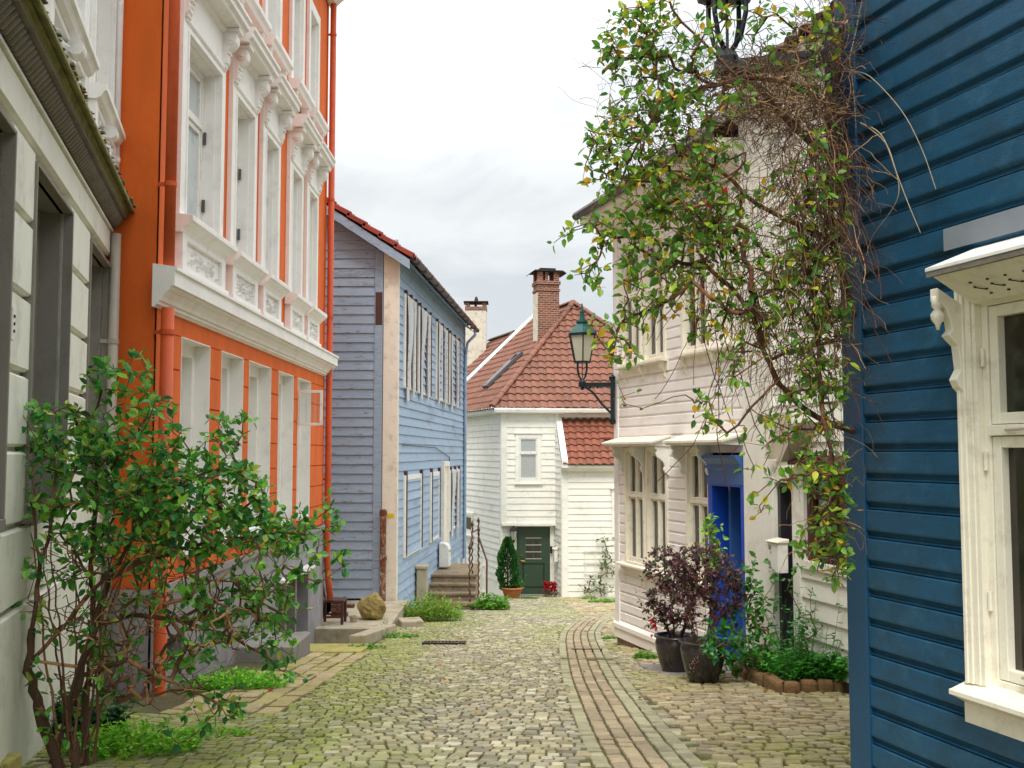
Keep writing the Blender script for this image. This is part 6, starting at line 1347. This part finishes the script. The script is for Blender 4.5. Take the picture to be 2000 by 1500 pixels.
# weeds
def weed(px, py, rx, hgt, n, label, cols=None, name='weed_clump', D=None, Ls=(.025, .05), flowers=None, cat='weeds', base=None, ry=None, group='weeds along the walls', asp=.5, raise_=0.0):
    rg = random.Random(int(px*7+py)); p = base or G(px, py); p = Vector(p); t = thing(name, p, label, cat, group); lf = MB(); st = MB()
    cols = cols or [(82,140,40),(104,160,48),(64,118,38),(130,176,60),(90,150,50)]; cf = pick(cols, .22); ry = ry or rx*.7
    for i in range(n):
        a = rg.uniform(0, 6.28); r = math.sqrt(rg.uniform(0, 1)); bx, by = p.x+rx*r*math.cos(a), p.y+ry*r*math.sin(a); b = Vector((bx, by, max(p.z, gz(by))+raise_)) if base is not None else Vector((bx, by, gz(by)))
        hh_ = hgt*rg.uniform(.35, 1)*(1-.55*r); tip = b + Vector((rg.gauss(0, .25)*hh_, rg.gauss(0, .25)*hh_, hh_)); st.tube([b, b.lerp(tip, .5)+rv(rg, .006), tip], .0016, 3, cap=False, c=cf(rg))
        for k in range(rg.randint(5, 8)):
            u = rg.uniform(.25, 1); q = b.lerp(tip, u); an = rg.uniform(0, 6.28); dd = Vector((math.cos(an), math.sin(an), rg.uniform(-.1, .8))); L = rg.uniform(*Ls)
            leafmesh(lf, q, dd, Vector((0, 0, 1))+rv(rg, .3), L, L*asp, cf(rg))
    st.build('stem', LEAF, t); lf.build('foliage', LEAF, t)
    if flowers:
        for k in range(flowers[0]):
            a = rg.uniform(0, 6.28); fm = MB(); q = p + Vector((rx*.8*math.cos(a), -ry*.5, hgt*rg.uniform(.5, 1.0)))
            for j in range(8): e = rv(rg).normalized(); leafmesh(fm, q+e*.004, e, Vector((0, 0, 1)), flowers[2], flowers[2]*.8, lin(flowers[1]))
            fm.build('flower', LEAF, t)
    return t
weed(842, 1214, .55, .66, 520, 'tall mixed weeds at the foot of the faded blue wall before the steps', [(116,180,50),(146,196,60),(150,160,70),(100,156,50),(150,126,76)], Ls=(.03, .06))
weed(866, 1196, .25, .5, 90, 'reddish dry grass beside the concrete post', [(170,120,80),(150,110,70),(120,130,60)], Ls=(.02, .05), asp=.25)
weed(958, 1192, .40, .42, 150, 'bright green broad-leaved weeds right of the stone steps', Ls=(.06, .11), asp=.6)
weed(770, 1246, .34, .10, 130, 'low bright green weeds on the cobbles below the boulder', Ls=(.02, .04))
weed(716, 1268, .25, .09, 70, 'small weeds at the end of the kerb by the sunken area', Ls=(.02, .04))
weed(755, 1232, .06, .2, 14, 'single leafy weed at the foot of the rusty downpipe', Ls=(.03, .05))
weed(1190, 1178, .55, .16, 110, 'weeds under the trellis on the white annex wall', Ls=(.04, .07))
weed(1150, 1172, .25, .22, 40, 'pale flowering clump left of the trellis', [(110,150,70),(200,200,160),(130,160,80)], Ls=(.04, .07))
weed(1195, 1250, .12, .06, 90, 'grass tufts between the cobbles by the cream house corner', Ls=(.02, .05), asp=.2)
weed(1262, 1290, .13, .13, 70, 'small grass tuft left of the dark glazed pots', Ls=(.03, .06), asp=.25)
weed(1222, 1262, .14, .05, 50, 'dry tuft at the cream house foundation', [(150,130,80),(120,120,60)], Ls=(.02, .04), asp=.25)
weed(470, 1345, .40, .22, 260, 'bright green weeds at the foot of the orange house plinth', [(116,190,46),(140,206,54),(90,160,42),(166,212,74)], Ls=(.025, .05))
weed(250, 1470, .42, .22, 330, 'bright weeds growing under the large shrub', [(110,190,40),(140,204,50),(84,150,40),(176,210,70)], Ls=(.02, .045))
weed(150, 1440, .28, .40, 200, 'dark ivy around the trunk of the large shrub', [(36,84,36),(48,100,44),(30,70,34)], Ls=(.035, .06), asp=.8)
weed(400, 1440, .28, .08, 140, 'mossy weeds between the cobbles near the lower left', [(120,180,50),(150,190,60)], Ls=(.015, .03))
weed(1074, 1160, .2, .42, 34, 'red flowering plant right of the green door', [(110,70,56),(130,70,56),(90,120,56)], base=Vector((1.08, 29.3, gz(29.3))), flowers=(34, (206, 28, 44), .07), name='red_flower', cat='flowers', Ls=(.05, .08))
m = MB(); p = P(528, 1350, 5.7)
for j in range(9): e = rv(rg).normalized(); leafmesh(m, p, e, Vector((0,0,1)), .022, .018, lin((206, 20, 30)))
m.tube([p, P(548, 1320, 5.75)], .0015, 4, c=lin((60, 90, 40))); m.build('flower', LEAF, sh)

# planter bed by the white house with its edging stones
bed = thing('planting_bed', G(1560, 1350), 'raised bed of ferns and weeds under the white wall edged with brown stones', 'flower bed')
pa, pb, pc = G(1440, 1322), G(1530, 1358), G(1690, 1342)
pc = P(1690, 1345, 8.35); pc.z = gz(8.35)
wallpt = lambda px: Vector((WW.P(wu(px), 0, .03).x, WW.P(wu(px), 0, .03).y, 0))
m = MB(); A_, B_, C_, D_, E_ = pa, pb, pc, wallpt(1680), wallpt(1475)
m.mesh([(v.x, v.y, gz(v.y)+.10) for v in (A_, B_, C_, D_, E_)] + [(v.x, v.y, gz(v.y)-.2) for v in (A_, B_, C_, D_, E_)], [(0,1,2,3,4),(0,5,6,1),(1,6,7,2),(2,7,8,3),(3,8,9,4),(4,9,5,0)]); m.build('soil', SOIL, bed)
m = MB(); rg = random.Random(5)
for (s_, e_, n) in ((pa, pb, 3), (pb, pc, 5)):
    for k in range(n):
        a = s_.lerp(e_, k/n); b = s_.lerp(e_, (k+1)/n); c = (a+b)/2; d = (b-a)/2; d.z = 0; pz = Vector((-d.y, d.x, 0)).normalized()
        em = MB(); zz = gz(c.y); em.obox((c.x, c.y, zz+.045+rg.uniform(-.008, .008)), d*.95, pz*.05, Vector((rg.uniform(-.03, .03), 0, 1))*.07); em.build('edging_stone', EDGE, bed, bevel=.03)
def bedplants(n, hgt, cols, Ls, name, asp=.5, seed=1, us=(0, 1)):
    rg = random.Random(seed); lf = MB(); cf = pick(cols, .22)
    for i in range(n):
        a, b = rg.uniform(*us), rg.uniform(.08, .95); f = pa.lerp(pb, a/.4) if a < .4 else pb.lerp(pc, (a-.4)/.6); w = E_.lerp(D_, a); q = f.lerp(w, b); q.z = gz(q.y)+.09
        hh_ = hgt*rg.uniform(.4, 1)*(1-.3*abs(b-.5)); tip = q + Vector((rg.gauss(0, .3)*hh_, -abs(rg.gauss(0, .3))*hh_, hh_)); lf.tube([q, tip], .0018, 3, cap=False, c=cf(rg))
        for k in range(9): u = rg.uniform(.2, 1); an = rg.uniform(0, 6.28); L = rg.uniform(*Ls); leafmesh(lf, q.lerp(tip, u), Vector((math.cos(an), math.sin(an), rg.uniform(-.2, .6))), Vector((0,0,1))+rv(rg, .3), L, L*asp, cf(rg))
    lf.build(name, LEAF, bed)
bedplants(420, .26, [(66,146,50),(84,166,58),(52,120,44),(104,182,70)], (.03, .06), 'foliage', seed=2); bedplants(46, .75, [(52,110,50),(66,130,56),(90,140,60)], (.035, .06), 'tall_stems', asp=.55, seed=3, us=(.3, .75))
# leafy climber by the white pilaster
def climber(base, Tb, label, cols, name='climbing_plant', L=(.04, .07), back=3, cat='plant', r0=.0014, stems_=None, tc=((110,84,60),), group=None, per=1, parent=None, pn=('stem', 'foliage'), asp=.62, hang=.15):
    rg = random.Random(int(base.x*1000) % 991 + 5); t = parent or thing(name, base, label, cat, group); pl = Plant(stems_ or [[base, base+Vector((0, 0, .1))]], rg); pl.reach(blobs(Tb, rg), droop=.12, wob=.01, bias=1)
    a, b = MB(), MB(); pl.wood(a, r0=r0, expo=.4, rmax=.012, col=pick(list(tc), .2)); pl.leaves(b, pick(cols, .22), L=L, back=back, per=per, asp=asp, hang=hang); a.build(pn[0], WOODC, t); b.build(pn[1], LEAF, t); return t
GR = [(58,128,48),(74,146,56),(46,108,44),(96,160,66)]
bq = P(1465, 1320, 9.0); bq.z = gz(9.0)
climber(bq, [(1480,1130,45,45,26,9.0,.12),(1490,1180,30,30,14,9.0,.1),(1450,1220,40,40,30,9.0,.12),(1400,1250,30,40,16,8.7,.08),(1480,1260,40,40,26,9.0,.12),(1430,1290,40,25,20,8.9,.1)], 'leafy green climber between the blue door and the white pilaster', GR, L=(.05, .085), back=3)
bq = P(1578, 1280, 8.6); bq.z = gz(8.6)+.1
climber(bq, [(1560,1180,28,90,16,8.6,.06),(1600,1200,30,50,8,8.6,.06)], 'thin trailing stems with small leaves in front of the white boards', GR, L=(.04, .06), back=2)
# glazed pots and their shrubs
def glazed_pot(c, s, label, name='glazed_pot'):
    t = thing(name, c, label, 'plant pot', 'dark glazed plant pots'); m = MB(); r = .215*s; H = .37*s
    m.lathe(c, [(r*.60, 0), (r*.64, .012), (r*.80, H*.30), (r*.93, H*.62), (r*.97, H*.80), (r*.92, H*.90), (r*.90, H*.93), (r*1.02, H*.95), (r*1.04, H*.98), (r*1.0, H), (r*.90, H), (r*.88, H*.90)], 32); m.build('pot_body', POTM, t, smooth=True)
    m = MB(); m.lathe(c+Vector((0,0,H*.86)), [(r*.87, 0), (r*.87, .02)], 20); m.build('soil', SOIL, t); return t
q1 = P(1316, 1300, 10.0); q1.z = gz(10.0)+.0; q1.x = (1316-1000)/2004*10.0; q2 = Vector(((1368-1000)/2004*8.95, 8.95, gz(8.95)+.032))
q1 = Vector(((1316-1000)/2004*9.75, 9.75, gz(9.75)+.02))
glazed_pot(q1, .93, 'dark brown glazed pot standing behind the front pot against the cream wall'); gp = glazed_pot(q2, .93, 'dark blue-black glazed pot in front, its side painted with a pale blossom sprig')
m = MB(); rg = random.Random(12)
for k in range(42):
    th = -1.57 - .55 + rg.gauss(.0, .22); zz = .20 + .25*(th+2.12) + rg.gauss(0, .03); 
    r = .215*.93*(.80+.13*min(1, max(0, (zz/.344-.3)/.32))) + .003; c = q2+Vector((r*math.cos(th), r*math.sin(th), zz)); m.lathe(c-Vector((0,0,.004)), [(.001, 0), (.005, .004), (.001, .008)], 6, lin(rg.choice([(190,140,120),(150,100,80),(210,180,160)])))
m.build('painted_blossom', LEAF, gp)
PU = [(92,56,70),(108,62,72),(74,50,66),(118,72,74),(88,72,72),(96,104,70)]
def potshrub(c, Tb, label, cols, topz, seeds=9, **kw):
    rg = random.Random(int(c.x*100)); st = []
    for k in range(seeds): a = rg.uniform(0, 6.28); b = c+Vector((.05*math.cos(a), .05*math.sin(a), topz)); st.append([b, b+Vector((.05*math.cos(a), .05*math.sin(a), .12)), b+Vector((.12*math.cos(a), .12*math.sin(a), .3))])
    return climber(c+Vector((0,0,topz)), Tb, label, cols, name='purple_shrub', cat='shrub', stems_=st, **kw)
potshrub(q1, [(1300,1110,44,44,100,9.75,.12),(1320,1170,54,44,110,9.75,.16),(1290,1200,35,30,34,9.7,.12),(1330,1220,35,20,20,9.75,.12),(1262,1170,16,22,9,9.7,.05),(1350,1100,40,35,40,9.75,.14)], 'dark purple-leaved shrub in the rear glazed pot', PU+[(60,76,48)], .30, L=(.035, .06), back=4, tc=((60,36,36),), group='purple-leaved potted shrubs')
potshrub(q2, [(1370,1110,64,44,130,8.95,.14),(1340,1150,50,40,50,8.95,.14),(1400,1150,60,45,100,8.95,.16),(1430,1120,25,30,20,8.95,.08),(1370,1190,50,30,30,8.9,.12),(1440,1190,26,40,18,8.95,.08),(1350,1080,30,20,12,8.95,.08)], 'dark purple-leaved shrub with bare lower stems in the front glazed pot', PU, .30, seeds=14, L=(.032, .055), back=4, tc=((104,66,54),), group='purple-leaved potted shrubs')
bq = q2+Vector((.1, .25, .3)); climber(bq, [(1395,1060,24,46,22,9.3,.06),(1400,1110,20,30,8,9.3,.06),(1385,1025,14,16,7,9.3,.04)], 'fresh light green climbing shoots in front of the blue door', [(130,176,56),(110,160,50),(150,190,76)], L=(.05, .075), back=3)
bq = q2+Vector((.25, -.0, .05)); climber(bq, [(1400,1272,26,18,12,8.6,.06),(1440,1250,26,20,14,8.7,.06)], 'bluish green leafy branch hanging over the front glazed pot', [(56,120,76),(70,136,84),(90,150,90)], L=(.04, .06), back=3)
m = MB(); c = P(1274, 1220, 9.65); rg = random.Random(31)
ft = thing('red_blossom', c, 'red blossom beside the rear glazed pot', 'flower')
for k in range(16): e = rv(rg).normalized(); leafmesh(m, c+Vector((rg.gauss(0,.012), 0, rg.gauss(0, .03))), e, Vector((0,0,1)), .035, .03, lin((206, 26, 36)))
m.build('petals', LEAF, ft); m = MB(); m.tube([c, Vector((q1.x-.12, q1.y, q1.z+.3))], .003, 5, c=lin((70,110,50))); m.build('stem', LEAF, ft)
# thuja in a terracotta pot by the green door
tc_ = Vector(((1000-1000)/2004*28.6, 28.6, gz(28.6)+.0)); tc_ = P(1000, 1165, 28.4); tc_.z = gz(28.4); tp = thing('terracotta_pot', tc_, 'wide terracotta pot left of the green door', 'plant pot'); m = MB()
m.lathe(tc_, [(.16, 0), (.2, .03), (.26, .2), (.29, .26), (.32, .27), (.32, .31), (.27, .31), (.26, .24)], 22); m.build('pot_body', TERRA, tp, smooth=True); m = MB(); m.lathe(tc_+Vector((0,0,.24)), [(.25, 0), (.25, .02)], 16); m.build('soil', SOIL, tp)
tj = thing('conifer', tc_+Vector((-.12,0,.25)), 'dense dark green columnar conifer in the terracotta pot', 'conifer'); lf = MB(); rg = random.Random(17); cf = pick([(44,92,44),(60,116,52),(36,78,40),(78,132,58)], .25); c = tc_+Vector((-.12, 0, .2))
for i in range(4200):
    t = rg.uniform(0, 1)**.85; H = 1.42; r = .25*(math.sin(math.pi*min(1, t*.80+.20))**.7)*(1-.12*math.sin(t*17))*rg.uniform(.70, 1.06); a = rg.uniform(0, 6.28); q = c+Vector((r*math.cos(a), r*math.sin(a)*.9, .02+t*H)); e = Vector((math.cos(a)*.7, math.sin(a)*.7, rg.uniform(.3, 1.2))); L = rg.uniform(.05, .10); leafmesh(lf, q, e, Vector((-math.sin(a), math.cos(a), rg.gauss(0, .4))), L, L*.5, cf(rg))
lf.build('crown', LEAF, tj); m = MB(); m.tube([c, c+Vector((0,0,1.3))], [.03, .01], 6, c=lin((90,60,44))); m.tube([c+Vector((-.1,-.05,0)), c+Vector((-.14,-.1,.3))], [.02, .01], 5, c=lin((110,70,50))); m.build('trunk', WOODC, tj)
weed(1012, 1160, .13, .55, 40, 'light green leafy plant growing beside the conifer', GR, Ls=(.05, .08), base=tc_+Vector((.16, -.05, .25)), name='leafy_plant', cat='plant', group=None)
weed(1030, 1170, .3, .08, 50, 'low weeds at the green door step', Ls=(.04, .06), asp=.6)
# trellis and climbing rose on the annex
tr = thing('trellis', AXF.P(AXF.U(1162), h(-3.2), .05), 'white wooden trellis on the white annex wall', 'trellis'); m = MB()
for px in (1142, 1161, 1180): u = AXF.U(px); AXF.box(m, u-.015, u+.015, h(-4.0), h(-2.72), .03, .05)
for py in (1076, 1098, 1120, 1150): z_ = AXF.Z(1160, py); AXF.box(m, AXF.U(1138), AXF.U(1183), z_-.012, z_+.012, .05, .065)
m.build('lattice', WHITE, tr)
bq = AXF.P(AXF.U(1172), gz(28.8), .1)
climber(bq, [(1180,1070,16,24,16,28.7,.04),(1188,1095,16,20,14,28.7,.05),(1184,1120,18,22,14,28.7,.05),(1160,1142,26,20,20,28.7,.06),(1180,1155,16,14,10,28.7,.05)], 'sparse climbing rose on the white trellis', [(60,96,52),(76,116,60),(110,130,70)], name='climbing_rose', L=(.07, .12), back=2, r0=.004)
# fallen leaves
m = MB(); rg = random.Random(91)
for k in range(90):
    x, y = rg.uniform(-1.6, 2.2), rg.uniform(6, 26); 
    if not (wall_left_x(y) < x < wall_right_x(y)): continue
    a = rg.uniform(0, 6.28); leafmesh(m, Vector((x, y, gz(y)+.035)), Vector((math.cos(a), math.sin(a), .1)), Vector((0,0,1))+rv(rg, .2), .05, .035, lin(rg.choice([(170,120,50),(130,80,44),(190,160,60),(100,110,50)])))
tag(m.build('fallen_leaves', LEAF, None), 'small fallen leaves scattered over the cobbles', 'leaves', kind='stuff')
